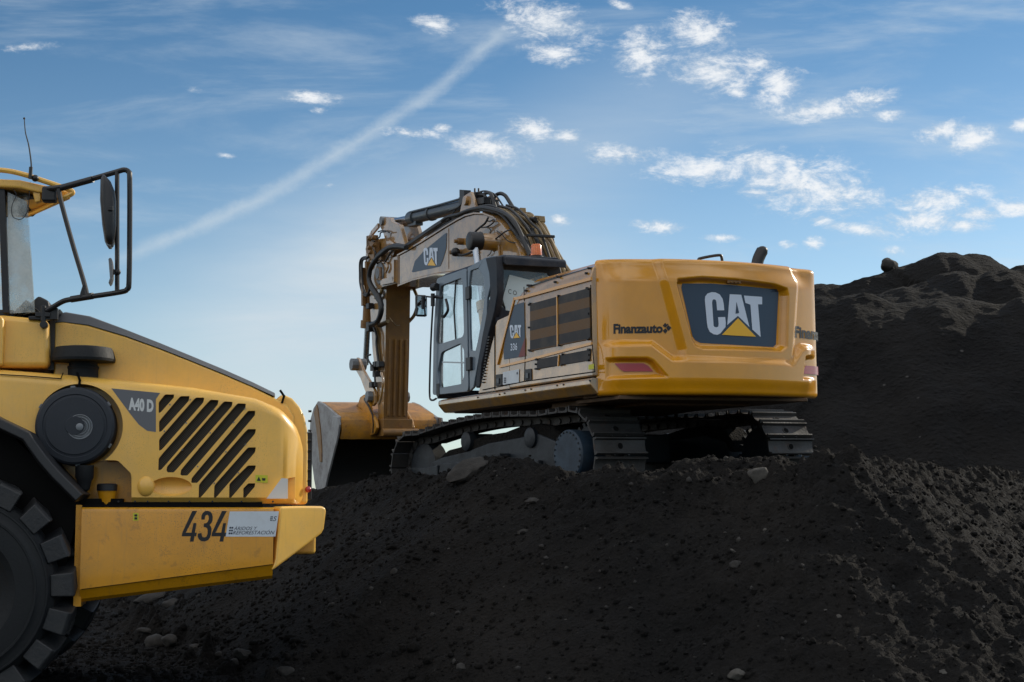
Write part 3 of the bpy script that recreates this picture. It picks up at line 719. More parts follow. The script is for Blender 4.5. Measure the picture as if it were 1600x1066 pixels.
# mesh grilles: fine perforation with warm and dark bands
def grille_mat(name, banded):
    m_ = bpy.data.materials.new(name); m_.use_nodes = True; N = NT(m_.node_tree); b = N.n['Principled BSDF']
    tc = N.n.new('ShaderNodeTexCoord').outputs['Object']; sp = N.add('ShaderNodeSeparateXYZ', i0=tc)
    dark = (.022,.02,.022); warm = (.15,.075,.022)
    if banded:
        k = N.math('FRACT', N.math('MULTIPLY', N.math('SUBTRACT', sp.outputs[2], 1.80-.118), 1/.236))
        col = N.mix(N.math('GREATER_THAN', k, .5), warm, dark)
        col = N.mix(N.math('MULTIPLY', N.ss(N.noise(tc, 5, 5), .4, .7), .35), col, (.12,.09,.06))
    else: col = N.mix(N.ss(N.noise(tc, 5, 5), .4, .7), dark, (.05,.04,.035))
    w = N.math('ADD', N.math('SINE', N.math('MULTIPLY', sp.outputs[0], 420.0)), N.math('SINE', N.math('MULTIPLY', sp.outputs[2], 420.0)))
    col = N.mix(N.math('MULTIPLY', N.ss(w, .2, .9), .5), col, (.008,.008,.008))
    N.l.new(col, b.inputs['Base Color']); b.inputs['Roughness'].default_value = .6
    M[name] = m_
grille_mat('grille_striped', True); grille_mat('grille_dark', False)
grille(z6([(640,362),(992,266),(998,572),(640,643)]), .46)
grille(z6([(682,692),(1000,632),(994,697),(680,750)]), .41, 'lower_grille')
# model badge panel
fn = fnE(S+.006)
decal('badge_panel', [z6([(548,368),(605,350),(611,672),(485,692),(482,640),(500,520)])], fn, 'badge_dark', ex)
bgm = pbr('badge_red', (.18,.025,.02), .45)
decal('badge_flash', [z6([(611,560),(611,672),(570,680)])], fnE(S+.008), 'badge_red', ex)
badge(z6([(518,488),(588,478),(586,562),(522,574)]), fnE(S+.010), ex, lift=fnE(S+.013))
decal('model_number', None, None, 'badge_white', ex, bm=text_bm('336', z6([(524,598),(565,592),(564,636),(525,641)]), bold=.02, fn=fnE(S+.010)))
for q in ([(438,783),(475,778),(476,845),(438,851)], [(611,752),(650,747),(652,812),(611,818)]):
    p = [fnE(S+.002)(*k) for k in z6(q)]; m_ = MB(); m_.poly([Vector((k.x, S-.01, k.z)) for k in p]+[Vector((k.x, S+.012, k.z)) for k in p], [(0,1,2,3),(7,6,5,4),(0,4,5,1),(1,5,6,2),(2,6,7,3),(3,7,4,0)])
    l_ = m_.build('door_latch', 'ink', ex, bevel=.006)
    c0 = sum(p, Vector())/4; m_ = MB(); m_.box(c0.x-.035, c0.x+.035, S+.012, S+.026, c0.z-.05, c0.z+.02); m_.build('latch_handle', 'cylinder_steel', l_, bevel=.006)
lab = decal('owner_sticker', [z6([(478,768),(575,750),(574,828),(478,843)])], fnE(S+.006), 'sign_white', ex)
decal('sticker_marks', [z6([(484,800+dy),(489,799+dy),(489,808+dy),(484,809+dy)]) for dy in (0,12,24)]+[z6([(492,800+dy),(497,799+dy),(497,808+dy),(492,809+dy)]) for dy in (0,12,24)]+[z6([(560,768),(567,767),(567,780),(560,781)])], fnE(S+.009), 'sign_ink', lab)
decal('warning_sticker', [z6([(988,725),(1020,718),(1020,748),(988,753)])], fnE(S+.006), 'sticker', ex)
# roof rails / trims on the housing shoulder
line('roof_rail', z6([(640,262),(820,205),(1000,155)]), 1.40, .03, 'ink', ex, .02)
sb = MB()
for a, b in z6([(628,283),(640,252),(802,232),(816,200),(988,180),(1003,150)]):
    p = E(a, b, 1.43); sb.cyl((p.x, 1.40, p.z), (p.x, 1.475, p.z), .014, n=8)
sb.build('shoulder_bolts', 'ink', ex)
# -- counterweight: swept and moulded rear shell
RCW = 3.53
def smooth(x, a, b): t = np.clip((x-a)/(b-a), 0, 1); return t*t*(3-2*t)
def cw_uz(px, py, r=RCW):
    o = MEi @ CAM; d = MEi.to_3x3() @ ray(px, py)
    a = d.x**2+d.y**2; b = o.x*d.x+o.y*d.y; c = o.x**2+o.y**2-r*r; D_ = max(0, b*b-a*c)
    p = o+d*((-b-math.sqrt(D_))/a); return (math.atan2(p.y, -p.x)*RCW, p.z)
U1 = U1L = math.radians(18.8)*RCW; U1R = math.radians(23.9)*RCW; RC = .5   # where the tail curve turns into the sides
def cw_plan(u):
    """plan point and outward normal for arc length u (positive to the machine's left)"""
    s = 1 if u >= 0 else -1; a = abs(u); U1 = U1L if s > 0 else U1R; th = min(a, U1)/RCW
    p = Vector((-RCW*math.cos(th), RCW*math.sin(th))); n = Vector((-math.cos(th), math.sin(th)))
    if a > U1:
        rc = .5; c = p-n*rc; th0 = th; turn = PI/2-th0; k = min(a-U1, rc*turn)/rc
        ang = th0+k; n = Vector((-math.cos(ang), math.sin(ang))); p = c+n*rc
        rest = a-U1-rc*turn
        if rest > 0: p = p+Vector((1, 0))*rest
    return (p.x, s*p.y, n.x, s*n.y)
UMAX = U1+RC*(PI/2-math.radians(18.8)); 
pe = cw_plan(UMAX); UMAX += (XS-pe[0])
z7 = lambda P: [cw_uz(*q) for q in Z(P, 900, 380, 3.553)]
def sdf_poly(u, z, P):
    d = np.full(u.shape, 1e9); ins = np.zeros(u.shape, bool); n = len(P)
    for i in range(n):
        ax, az = P[i]; bx, bz = P[(i+1) % n]; dx, dz = bx-ax, bz-az
        t = np.clip(((u-ax)*dx+(z-az)*dz)/(dx*dx+dz*dz), 0, 1); d = np.minimum(d, np.hypot(u-ax-t*dx, z-az-t*dz))
        ins ^= ((az > z) != (bz > z)) & (u < (bx-ax)*(z-az)/(bz-az+1e-12)+ax)
    return np.where(ins, -d, d)
REC_O = z7([(560,195),(700,182),(900,195),(1100,222),(1172,250),(1180,290),(1172,580),(1140,606),(700,592),(660,575),(640,540),(553,225)])
REC_I = z7([(598,222),(760,222),(960,238),(1120,255),(1139,275),(1124,560),(1105,575),(700,552),(668,535),(655,515),(592,245)])
LAMP_L = z7([(160,640),(395,640),(425,655),(500,742),(160,752)]); LAMP_R = z7([(1290,640),(1305,660),(1265,770),(1420,770),(1420,640)])
LAMP_R = [(-1.22,1.62),(-1.30,1.64),(-1.75,1.66),(-1.75,1.37),(-1.16,1.36)]
CEN = [z7([(440,110)])[0], z7([(590,590)])[0], z7([(590,700)])[0], z7([(1200,720)])[0], z7([(1215,600)])[0], z7([(1240,215)])[0], z7([(1200,170)])[0]]
CEN[0] = (CEN[0][0], 2.80); CEN[-1] = (CEN[-1][0], 2.80)
BAND = z7([(175,543),(425,541),(540,628),(1150,650)]) + [(-.95,1.56),(-1.13,1.74),(-1.22,1.78),(-2.6,1.78),(-2.6,1.0),(2.6,1.0),(2.6,1.78)]
def cw_d(u, z):
    u = np.asarray(u, float); z = np.asarray(z, float)
    d = .055*smooth(-sdf_poly(u, z, CEN), -.05, .06)
    b = smooth(-sdf_poly(u, z, BAND), -.02, .075)
    tuck = .10*smooth(z, 1.40, 1.20)**1.5
    low = .085+.0*z - .06*smooth(z, 1.62, 1.44)*0
    d = d*(1-b)+(.10-.02*smooth(np.abs(u), 0, 1.2))*b
    d = d - .075*smooth(-sdf_poly(u, z, LAMP_L), -.012, .035) - .075*smooth(-sdf_poly(u, z, LAMP_R), -.012, .035)
    d = d - .095*smooth(-sdf_poly(u, z, REC_O), -.0, .06)
    d = d - .03*smooth(z, 1.34, 1.18) - .05*smooth(z, 2.42, 2.66)
    d = d*(1-smooth(np.abs(u), UMAX-.34, UMAX-.02))-.0
    return d - .045
ZB, ZT = 1.20, 2.64
def CW(u, z, off=0.0):
    x, y, nx, ny = cw_plan(u); d = float(cw_d(u, z))+off; return Vector((x+nx*d, y+ny*d, z))
us = np.unique(np.concatenate([np.linspace(-UMAX, UMAX, 300), np.linspace(-U1-.3, -U1+.05, 30), np.linspace(U1-.05, U1+.3, 30)]))
zs = np.linspace(ZB, ZT, 130)
UU, ZZ = np.meshgrid(us, zs); DD = cw_d(UU, ZZ)
pl_ = np.array([cw_plan(u) for u in us])
rows = []
def roundrow(z, inset): return [(pl_[i,0]+pl_[i,2]*(cw_d(us[i], z)-inset), pl_[i,1]+pl_[i,3]*(cw_d(us[i], z)-inset)) for i in range(len(us))]
V = []; 
rb = .055
for k in range(5, 0, -1):   # lower rounding
    a = k/5*PI/2; V.append([(x, y, ZB-rb*math.sin(a)) for x, y in roundrow(ZB, rb*(1-math.cos(a)))])
for j, z in enumerate(zs): V.append([(pl_[i,0]+pl_[i,2]*DD[j,i], pl_[i,1]+pl_[i,3]*DD[j,i], z) for i in range(len(us))])
rt = .06
for k in range(1, 6):
    a = k/5*PI/2; V.append([(x, y, ZT+rt*math.sin(a)) for x, y in roundrow(ZT, rt*(1-math.cos(a)))])
cw = MB(); cw.loft(V, close=False, caps=False)
nU = len(us); o_ = len(V)-1
top = V[-1]; bot = V[0]
cw.loft([top, [(min(XS, p[0]+.9) if abs(p[1]) < 1.3 else XS, p[1]*.97, ZT+rt-.0) for p in top]], close=False, caps=False)
cw.loft([bot, [(XS, p[1]*.9, ZB-rb) for p in bot]], close=False, caps=False)
cwo = cw.build('counterweight', 'yellow_paint', ex, ang=60)
bp_ = MB(); bp_.box(-3.08, -2.5, -1.3, 1.3, ZB-rb+.003, 1.9); bp_.build('counterweight_core', 'under_plate', ex)
f = MB(); f.box(-3.30, -2.2, -1.25, 1.25, ZB-.10, ZB-rb+.0); f.prism([(-3.3,1.10),(-2.0,1.05),(-1.0,1.02),(-1.0,1.12),(-2.0,1.14)], -.55, .55); f.build('belly_plate', 'under_plate', ex, bevel=.01)
def fnCW(off):
    def f_(px, py):
        u, z = cw_uz(px, py, RCW-.04+.0); return CW(u, z, off)
    return f_
# logo plate sits in the recess
zz7 = lambda P: Z(P, 900, 380, 3.553)
bp7 = decal('logo_plate', [zz7([(598,222),(760,222),(960,238),(1120,255),(1139,272),(1124,562),(1108,575),(700,552),(672,538),(655,515),(592,245)])], fnCW(.004), 'badge_dark', ex, 4)
a_ = Z([(355,240)], 1050, 420, 6.667)[0]; b_ = Z([(965,240)], 1050, 420, 6.667)[0]; c_ = Z([(965,710)], 1050, 420, 6.667)[0]; d_ = Z([(355,710)], 1050, 420, 6.667)[0]
badge((a_, b_, c_, d_), fnCW(.008), bp7, step=4, lift=fnCW(.012))
line7 = [zz7([(590,219),(760,218),(960,234),(1122,251),(1143,270),(1128,563),(1110,579),(700,556),(668,541),(650,517),(588,246)])]
tx = text_bm('Finanzauto', zz7([(202,447),(482,447),(482,499),(202,503)]), bold=.045, step=3, fn=fnCW(.005))
decal('dealer_lettering', None, None, 'ink', ex, bm=tx)
sq = [[(484,470),(497,455),(510,467),(497,482)], [(505,455),(516,443),(529,456),(517,467)], [(514,475),(527,463),(534,470),(520,485)], [(487,496),(499,481),(512,492),(500,505)]]
sq = [[(482,457),(495,443),(509,456),(496,470)], [(500,470),(513,456),(530,470),(514,487)], [(482,487),(496,473),(509,487),(496,502)], [(501,455),(509,447),(514,452),(506,460)]]
decal('dealer_mark', [zz7(P) for P in sq], fnCW(.005), 'ink', ex)
# right-hand lettering wraps round the corner
def fnside(off): return lambda u, z: CW(u, z, off)
u0 = z7([(1228,490)])[0][0]; tx = text_bm('Finanzauto', [(u0, 1.99), (u0-.92, 1.99), (u0-.92, 1.85), (u0, 1.85)], bold=.045, step=.03, fn=fnside(.005))
decal('dealer_lettering', None, None, 'ink', ex, bm=tx)
decal('rear_reflector', [zz7([(208,667),(372,667),(398,680),(428,713),(262,713),(240,700)])], fnCW(.012), 'reflector', ex, 4)
decal('rear_reflector', [[(-1.24,1.47),(-1.30,1.53),(-1.62,1.53),(-1.62,1.43),(-1.20,1.43)]], fnside(.012), 'reflector', ex, .03)
cam_ = MB(); q0 = fnCW(.0)(*zz7([(876,210)])[0])
for dx in (-.05, 0, .05):
    for dz in (-.02, .02): cam_.cyl(q0+Vector((.02, dx, dz+.01)), q0+Vector((-.03, dx, dz)), .008, n=8)
cam_.box(q0.x-.01, q0.x+.02, q0.y-.09, q0.y+.09, q0.z-.03, q0.z+.04)
cam_.build('rear_camera', 'stick_paint', ex, bevel=.004)
# roof, exhaust, grab rail
f = MB(); f.loft([[(x, -1.36+e, 2.66), (x, -1.30+e, 2.70), (x, 1.30-e, 2.70), (x, 1.36-e, 2.66)] for x, e in ((-3.1, .06), (-1.25, .02), (-1.2, .04))]); f.build('engine_hood', 'yellow_paint', ex, bevel=.01)
R_ = lambda px, py, x: onp(MEi, px, py, x, 0)
f = MB(); f.tube([R_(1091,418,-2.6), R_(1091,407,-2.6), R_(1096,403.5,-2.6), R_(1122,399,-2.6), R_(1127.5,402,-2.6), R_(1129,418,-2.6)], .018, sub=4); f.build('grab_rail', 'ink', ex)
e0 = R_(1181,425,-2.2); e1 = R_(1184,408,-2.2); e2 = R_(1191,392,-2.2)
f = MB(); f.tube([e0, e1, (e1+e2)/2+Vector((0,.0,.01)), e2], .075, n=16, sub=5); f.sphere(e2, .075, 14, 8, (1, .9, .8)); f.build('exhaust_pipe', 'ink', ex)
f = MB(); f.sphere(R_(1082,413,-2.6), .06, 12, 8, (1, 1.2, .6)); f.build('filler_cap', 'ink', ex)

def plate(name, outer, holes, fn, depth, mat, parent, bevel=0.006, ang=30):
    """flat frame with openings; fn maps 2-D points to 3-D, depth is the extrusion vector"""
    bm = bmesh.new(); ed = []
    for P in [outer]+holes:
        vs = [bm.verts.new((a, b, 0)) for a, b in P]
        ed += [bm.edges.new((vs[i], vs[(i+1) % len(vs)])) for i in range(len(vs))]
    bmesh.ops.triangle_fill(bm, use_beauty=True, use_dissolve=False, edges=ed)
    for v in bm.verts: v.co = fn(v.co.x, v.co.y)
    r = bmesh.ops.extrude_face_region(bm, geom=bm.faces[:])
    for g in r['geom']:
        if isinstance(g, bmesh.types.BMVert): g.co += Vector(depth)
    bmesh.ops.recalc_face_normals(bm, faces=bm.faces)
    me = bpy.data.meshes.new(name); bm.to_mesh(me); bm.free(); o = bpy.data.objects.new(name, me); C.objects.link(o); o.parent = parent
    me.materials.append(M[mat]); me.shade_smooth(); me.set_sharp_from_angle(angle=math.radians(ang))
    if bevel:
        b = o.modifiers.new('bevel', 'BEVEL'); b.width = bevel; b.segments = 2; b.limit_method = 'ANGLE'; b.angle_limit = math.radians(40)
    return o
def rnd(P, r=.12, k=4):
    """round the corners of an outline"""
    out = []; n = len(P)
    for i in range(n):
        a, b, c = Vector(P[i-1]), Vector(P[i]), Vector(P[(i+1) % n]); p = b.lerp(a, r); q = b.lerp(c, r)
        for j in range(k+1):
            t = j/k; out.append(tuple(p.lerp(b, t).lerp(b.lerp(q, t), t)))
    return out
# -- cab
CY = 1.42
fc = fnE(CY)
door_o = rnd(z6([(78,905),(84,520),(103,212),(279,150),(292,882)]), .06)
w_up = rnd(z6([(97,608),(118,300),(128,255),(255,205),(266,556)]), .12)
w_lo = rnd(z6([(118,862),(108,760),(130,650),(245,597),(266,640),(266,790),(250,838)]), .12)
door = plate('cab_door', door_o, [w_up, w_lo], fc, (0, .045, 0), 'cab_grey', ex, .012)
plate('door_pane', z6([(90,615),(112,248),(260,198),(270,560)]), [], fnE(CY+.015), (0, .006, 0), 'cab_glass', door, 0)
plate('door_pane', z6([(105,870),(100,640),(270,590),(270,840)]), [], fnE(CY+.015), (0, .006, 0), 'cab_glass', door, 0)
line('door_bar', z6([(199,222),(188,400),(199,575)]), CY+.03, .014, 'ink', door, .01)
line('door_bar', z6([(118,708),(262,712)]), CY+.01, .02, 'cab_grey', door, .01)
line('door_bar', z6([(232,610),(236,850)]), CY+.01, .02, 'cab_grey', door, .01)
for q in ((268,262,292,332), (270,682,298,755)):
    a = E(*z6([(q[0], q[1])])[0], CY+.04); b = E(*z6([(q[2], q[3])])[0], CY+.04); m_ = MB(); m_.box(a.x, b.x, CY+.03, CY+.075, b.z, a.z); m_.build('hinge', 'ink', door, bevel=.008)
m_ = MB(); a = E(*z6([(84,845)])[0], CY+.05); m_.box(a.x-.10, a.x, CY+.04, CY+.055, a.z-.16, a.z+.02); m_.build('door_handle', 'ink', door, bevel=.01)
m_ = MB(); P = [E(*q, CY+.06) for q in z6([(140,335),(150,375),(150,405),(128,440)])]; m_.tube(P, .02); m_.build('grab_handle', 'ink', door)
q_o = z6([(282,148),(380,90),(440,76),(452,120),(400,330),(398,420),(318,858),(296,880)])
q_h = rnd(z6([(296,560),(290,250),(300,165),(345,150),(378,200),(384,330),(372,420),(340,600),(330,640),(300,640)]), .15)
qp = plate('cab_side_panel', q_o, [q_h], fc, (0, .035, 0), 'cab_grey', ex, .008)
plate('side_pane', z6([(288,650),(284,160),(350,140),(386,190),(390,330),(335,650)]), [], fnE(CY+.012), (0, .006, 0), 'cab_glass', qp, 0)
# thick rear pillar, dark
rp = MB(); A = [E(*q, CY+.05) for q in z6([(372,88),(395,84),(438,76),(444,150),(446,300),(430,400),(388,560),(352,720),(338,858),(314,862),(318,800),(352,560),(386,400),(402,300),(394,180)])]
rp.poly([Vector((p.x, 1.37, p.z)) for p in A]+[Vector((p.x, CY+.05, p.z)) for p in A], [tuple(range(15)), tuple(range(29, 14, -1))]+[(i, (i+1) % 15, 15+(i+1) % 15, 15+i) for i in range(15)])
rp.build('cab_pillar', 'cab_paint', ex, bevel=.02)
# vent louvres down the pillar
lv = MB()
for k in range(16):
    t = k/15; a = Vector(z6([(388,560)])[0]).lerp(Vector(z6([(350,830)])[0]), t); p = E(a.x, a.y, CY+.05); lv.box(p.x-.07, p.x-.01, CY+.02, CY+.055, p.z-.008, p.z+.008)
lv.build('pillar_vent', 'ink', ex)
# front frame, right side, roof, rear
XF = 1.80
fr = plate('front_frame', [(.47,1.38),(1.44,1.38),(1.44,3.08),(.47,3.08)], [rnd([(.53,1.50),(1.37,1.50),(1.37,3.0),(.53,3.0)], .06)], lambda y, z: Vector((XF-.05*(z-1.4)/1.6+.05, y, z)), (-.06, 0, 0), 'cab_paint', ex)
plate('windscreen', [(.5,1.45),(1.4,1.45),(1.4,3.04),(.5,3.04)], [], lambda y, z: Vector((XF-.05*(z-1.4)/1.6+.03, y, z)), (-.006, 0, 0), 'cab_glass', fr, 0)
rs = plate('right_frame', [(-.2,1.38),(XF,1.38),(XF-.06,3.08),(-.2,3.08)], [rnd([(-.05,1.9),(XF-.12,1.55),(XF-.16,2.98),(-.05,2.98)], .06)], lambda x, z: Vector((x, .46, z)), (0, .04, 0), 'cab_paint', ex)
plate('side_pane', [(-.1,1.85),(XF-.1,1.5),(XF-.12,3.0),(-.1,3.0)], [], lambda x, z: Vector((x, .48, z)), (0, .006, 0), 'cab_glass', rs, 0)
rf = MB()
rf.loft([[(x, .46, 3.03), (x, .48, 3.10-dz), (x, .56, 3.15-dz), (x, 1.30, 3.15-dz), (x, 1.42, 3.11-dz), (x, 1.455, 3.03-dz*.5)] for x, dz in ((-.30, .02), (-.2, 0), (1.55, .0), (1.72, .03), (1.80, .08))])
rf.build('cab_roof', 'cab_paint', ex, bevel=.015)
rw_o = Z([(432,80),(812,108),(835,200),(835,520),(436,470)], 660, 380, 3.807)
rw_h = rnd(Z([(452,155),(742,178),(772,215),(800,420),(500,402),(455,345)], 660, 380, 3.807), .1)
fR = lambda a, b: R_(a, b, -.25)
rw = plate('rear_frame', rw_o, [rw_h], fR, (.05, 0, 0), 'cab_paint', ex, .012)
plate('rear_window', Z([(450,150),(760,170),(810,430),(510,400),(460,335)], 660, 380, 3.807), [], lambda a, b: R_(a, b, -.235), (.006, 0, 0), 'cab_glass', rw, 0)
ps = plate('sun_sheet', Z([(518,188),(700,235),(700,420),(500,400),(478,330)], 660, 380, 3.807), [], lambda a, b: R_(a, b, -.244), (.004, 0, 0), 'paper', rw, 0)
tb = text_bm('C O', Z([(512,272),(562,285),(560,312),(510,300)], 660, 380, 3.807), fn=lambda a, b: R_(a, b, -.246)); decal('sheet_letters', None, None, 'ink', rw, bm=tb)
vz = MB(); a = R_(*Z([(450,85)], 660, 380, 3.807)[0], -.3); b = R_(*Z([(785,110)], 660, 380, 3.807)[0], -.3)
vz.loft([[(x, .50, 3.02-k), (x, .50, 3.11-k), (x, 1.38, 3.13-k), (x, 1.38, 3.02-k)] for x, k in ((-.24, 0), (-.42, .02), (-.46, .05))]); vz.build('rear_visor', 'cab_paint', ex, bevel=.02)
st = MB(); st.box(.35, .85, .75, 1.25, 1.55, 1.80); st.loft([[(x-.12*(z-1.8), y, z) for x, y in ((.35,.78),(.47,.78),(.47,1.22),(.35,1.22))] for z in (1.75, 2.1, 2.35)]); st.build('operator_seat', 'seat_cloth', ex, bevel=.05)
cn = MB(); cn.box(.4, 1.0, .55, .68, 1.5, 1.95); cn.cyl((1.0,.62,1.9), (1.05,.62,2.08), .025); cn.box(1.45, 1.62, .52, .58, 2.0, 2.35); cn.cyl((1.3,1.0,1.4), (1.15,1.0,1.75), .03); cn.build('console', 'ink', ex, bevel=.01)
bc = MB(); p = E(838,398,1.05); q = Vector((p.x, 1.05, 3.15)); 
bk = R_(838,399,-.12); bc.lathe((bk.x, bk.y, 3.14), (0,0,1), [(0,.095),(.025,.095),(.035,.075)], 20); bq = bc.build('beacon_base', 'ink', ex)
bc = MB(); bc.lathe((bk.x, bk.y, 3.17), (0,0,1), [(0,.076),(.13,.070),(.155,.055),(.165,.0)], 24); bc.build('beacon_lens', 'lamp_orange', bq)
rl = MB(); rl.tube([E(*q, 1.52) for q in z6([(118,325),(70,318),(62,380),(50,600),(44,800),(44,915),(60,935),(82,925)])], .014, sub=4); rl.build('cab_hand_rail', 'ink', ex)
ma = MB(); ma.tube([E(*q, 1.50) for q in z6([(120,328),(60,322)])]+[E(654,462,1.62)], .012, sub=1)
ma.cyl(E(*z6([(62,300)])[0], 1.53), E(*z6([(62,375)])[0], 1.53), .03)
mo = ma.build('mirror_arm', 'ink', ex)
mm = MB(); c0 = E(658,478,1.62); fw = Vector((1,0,0)); 
mm.obox(c0, (.035,0,0), (.0,.088,0), (0,0,.155)); mh = mm.build('mirror_housing', 'ink', mo, bevel=.03)
mm = MB(); mm.obox(c0+Vector((-.038,0,0)), (.002,0,0), (0,.07,0), (0,0,.13)); mm.build('mirror_face', 'mirror_glass', mh)
wl = MB(); p = E(683,448,1.5); wl.cyl(p, p+Vector((.12,.02,0)), .055, n=16); wl.build('work_lamp', 'ink', ex, bevel=.01)

# -- boom
BH = .33
top = Exz([(622,400.5),(637,392.6),(660,379),(698,355),(715,345),(728,338.5),(742,335),(757,335.5),(772,341),(785.5,352),(797,366),(806,380),(815,398)], BH)
bot = Exz([(684,427),(646,436),(623,445)], BH)
outl = top+[(.95,2.85),(.35,2.1),(.12,1.82),(.02,1.68),(.10,1.50),(.36,1.48),(1.0,1.95),(2.0,2.72),(3.1,3.25),(3.9,3.5)]+bot
fB = MB(); fB.prism(outl, -.20, BH); boom = fB.build('boom', 'boom_sheen_paint', ex, bevel=.012)
fl = MB()   # projecting weld flange along the upper edge
tt = top+[(.95,2.85),(.35,2.1)]
fl.loft([[(x, -.22, z+.004), (x, -.22, z+.028), (x, BH+.022, z+.028), (x, BH+.022, z+.004)] for x, z in tt]); fl.build('boom_top_flange', 'boom_sheen_paint', boom)
fl = MB(); bb = bot[::-1]+[(3.9,3.5),(3.1,3.25),(2.0,2.72)]; fl.loft([[(x, -.22, z-.026), (x, -.22, z-.003), (x, BH+.018, z-.003), (x, BH+.018, z-.026)] for x, z in bb]); fl.build('boom_bottom_flange', 'boom_sheen_paint', boom)
nose = [(622,401),(611,402),(603,409),(594,413),(587,424),(586,438),(592,452),(603,458),(610,446),(623,444)]
z2 = lambda P: Z(P, 555, 300, 6.27)
nose = Exz(z2([(430,625),(385,640),(300,640),(225,690),(190,770),(180,850),(200,925),(235,955),(300,930),(360,915),(435,895)]), .30)
for s_ in (1, -1):
    n_ = MB(); n_.prism(nose, s_*.235, s_*.33); n_.build('boom_fork', 'boom_sheen_paint', boom, bevel=.012)
pin = E(*z2([(250,800)])[0], .33)
bs = MB(); bs.lathe((pin.x, -.40, pin.z), (0,1,0), [(0,.0),(0,.10),(.80,.10),(.80,.0)], 24); bs.lathe((pin.x,.33,pin.z), (0,1,0), [(0,.2),(.03,.19),(.035,.1)], 28); bs.build('nose_pin', 'grey_steel', boom, bevel=.008)
line('fork_rib', z2([(385,690),(385,860),(270,885)]), .345, .10, 'boom_sheen_paint', boom, .03)
line('boom_seam', [(622.5,403),(622.5,444)], BH+.003, .10, 'stick_paint', boom, .002)
line('boom_seam', [(701,357),(701,420)], BH+.003, .012, 'stick_paint', boom, .002)
z4 = lambda P: Z(P, 540, 280, 4.442)
bd = decal('badge_panel', [rnd(z4([(458,648),(480,570),(540,500),(702,368),(698,480),(675,560),(655,606)]), .08)], fnE(BH+.006), 'badge_dark', boom)
badge(z4([(540,478),(640,462),(636,602),(540,606)]), fnE(BH+.010), bd, lift=fnE(BH+.013))
# cross tube for the boom cylinders and the cylinder itself
pb = (E(778,377,.33)+E(743,377,.70)*0); ax_ = E(744,377,.66); axx, axz = ax_.x, ax_.z
cb = MB(); cb.lathe((axx, .30, axz), (0,1,0), [(0,.16),(.06,.15),(.10,.125),(.30,.12)], 28); cb.lathe((axx, -.34, axz), (0,1,0), [(0,.12),(.7,.12)], 28)
cb.prism([(axx-.16, axz-.40), (axx-.05, axz-.42), (axx+.03, axz+.04), (axx-.12, axz+.1)], .33, .37); cb.build('cylinder_boss', 'boom_sheen_paint', boom, bevel=.01)
for s_, yo_ in ((1, .58), (-1, .36)):
    f = MB(); f.lathe((axx, s_*yo_, axz), (0,s_,0), [(0,.0),(0,.135),(.19,.135),(.20,.11),(.205,.0)], 28); re_ = f.build('rod_end', 'ink', boom, bevel=.008)
    yc_ = .68 if s_ > 0 else -.44; e_ = Vector((1.55, yc_, 1.55)); a_0 = Vector((axx, yc_, axz)); dd_ = (e_-a_0)
    f = MB(); f.cyl(a_0+dd_.normalized()*.10, a_0+dd_*.55, .052, n=20); f.build('cylinder_rod', 'chrome', re_)
    f = MB(); f.cyl(a_0+dd_*.45, e_, .095, n=24); f.cyl(a_0+dd_*.43, a_0+dd_*.49, .11, n=24); f.build('boom_cylinder', 'yellow_paint', re_)
for qx, qy, rr_ in ((720,377.5,.055), (713,395,.06)):
    p = E(qx, qy, .36); f = MB(); f.cyl((p.x, .33, p.z), (p.x, .42, p.z), rr_, n=10); f.cyl((p.x, .42, p.z), (p.x, .47, p.z), rr_*.55, n=8); f.build('grease_block', 'stick_paint', boom, bevel=.006)
f = MB(); P = [E(*q, .40) for q in [(713,395),(720,399),(730,397),(737,394)]]; f.tube(P, .02); f.sphere(E(712,394,.42), .07, 10, 8); f.build('lube_line', 'ink', boom)
# stick cylinder above the boom
rp_ = E(613,347,0); cy0 = E(645,341,0); cy1 = E(746,317,0); dr = (cy1-cy0).normalized()
f = MB(); f.cyl(rp_-dr*.15, cy0+dr*.3, .062, n=20); sr = f.build('stick_cylinder_rod', 'chrome', ex)
f = MB(); f.cyl(cy0, cy1, .105, n=28); f.cyl(cy0-dr*.06, cy0+dr*.20, .13, n=28); f.cyl(cy0+dr*.9, cy0+dr*.97, .125, n=20); f.cyl(cy1-dr*.12, cy1, .125, n=24)
f.obox(cy0+dr*.12+Vector((0,0,-.10)), dr*.20, (0,.07,0), (0,0,.05))
for yy, zz in ((.09,.09), (-.09,.10)): f.tube([cy0+dr*.1+Vector((0,yy,zz)), cy0+dr*1.5+Vector((0,yy,zz)), cy1+Vector((0,yy,zz+.02))], .02, sub=1)
f.build('stick_cylinder', 'cylinder_steel', ex, bevel=.006)
f = MB(); f.prism([(cy1.x-.55, cy1.z-.02-.30), (cy1.x-.25, cy1.z+.12), (cy1.x+.05, cy1.z+.10), (cy1.x+.35, cy1.z-.34)], -.22, -.16)
f.prism([(cy1.x-.55, cy1.z-.02-.30), (cy1.x-.25, cy1.z+.12), (cy1.x+.05, cy1.z+.10), (cy1.x+.35, cy1.z-.34)], .16, .22); f.cyl((cy1.x-.1,-.27,cy1.z+.0), (cy1.x-.1,.27,cy1.z+.0), .075); f.build('cylinder_bracket', 'boom_sheen_paint', boom, bevel=.01)

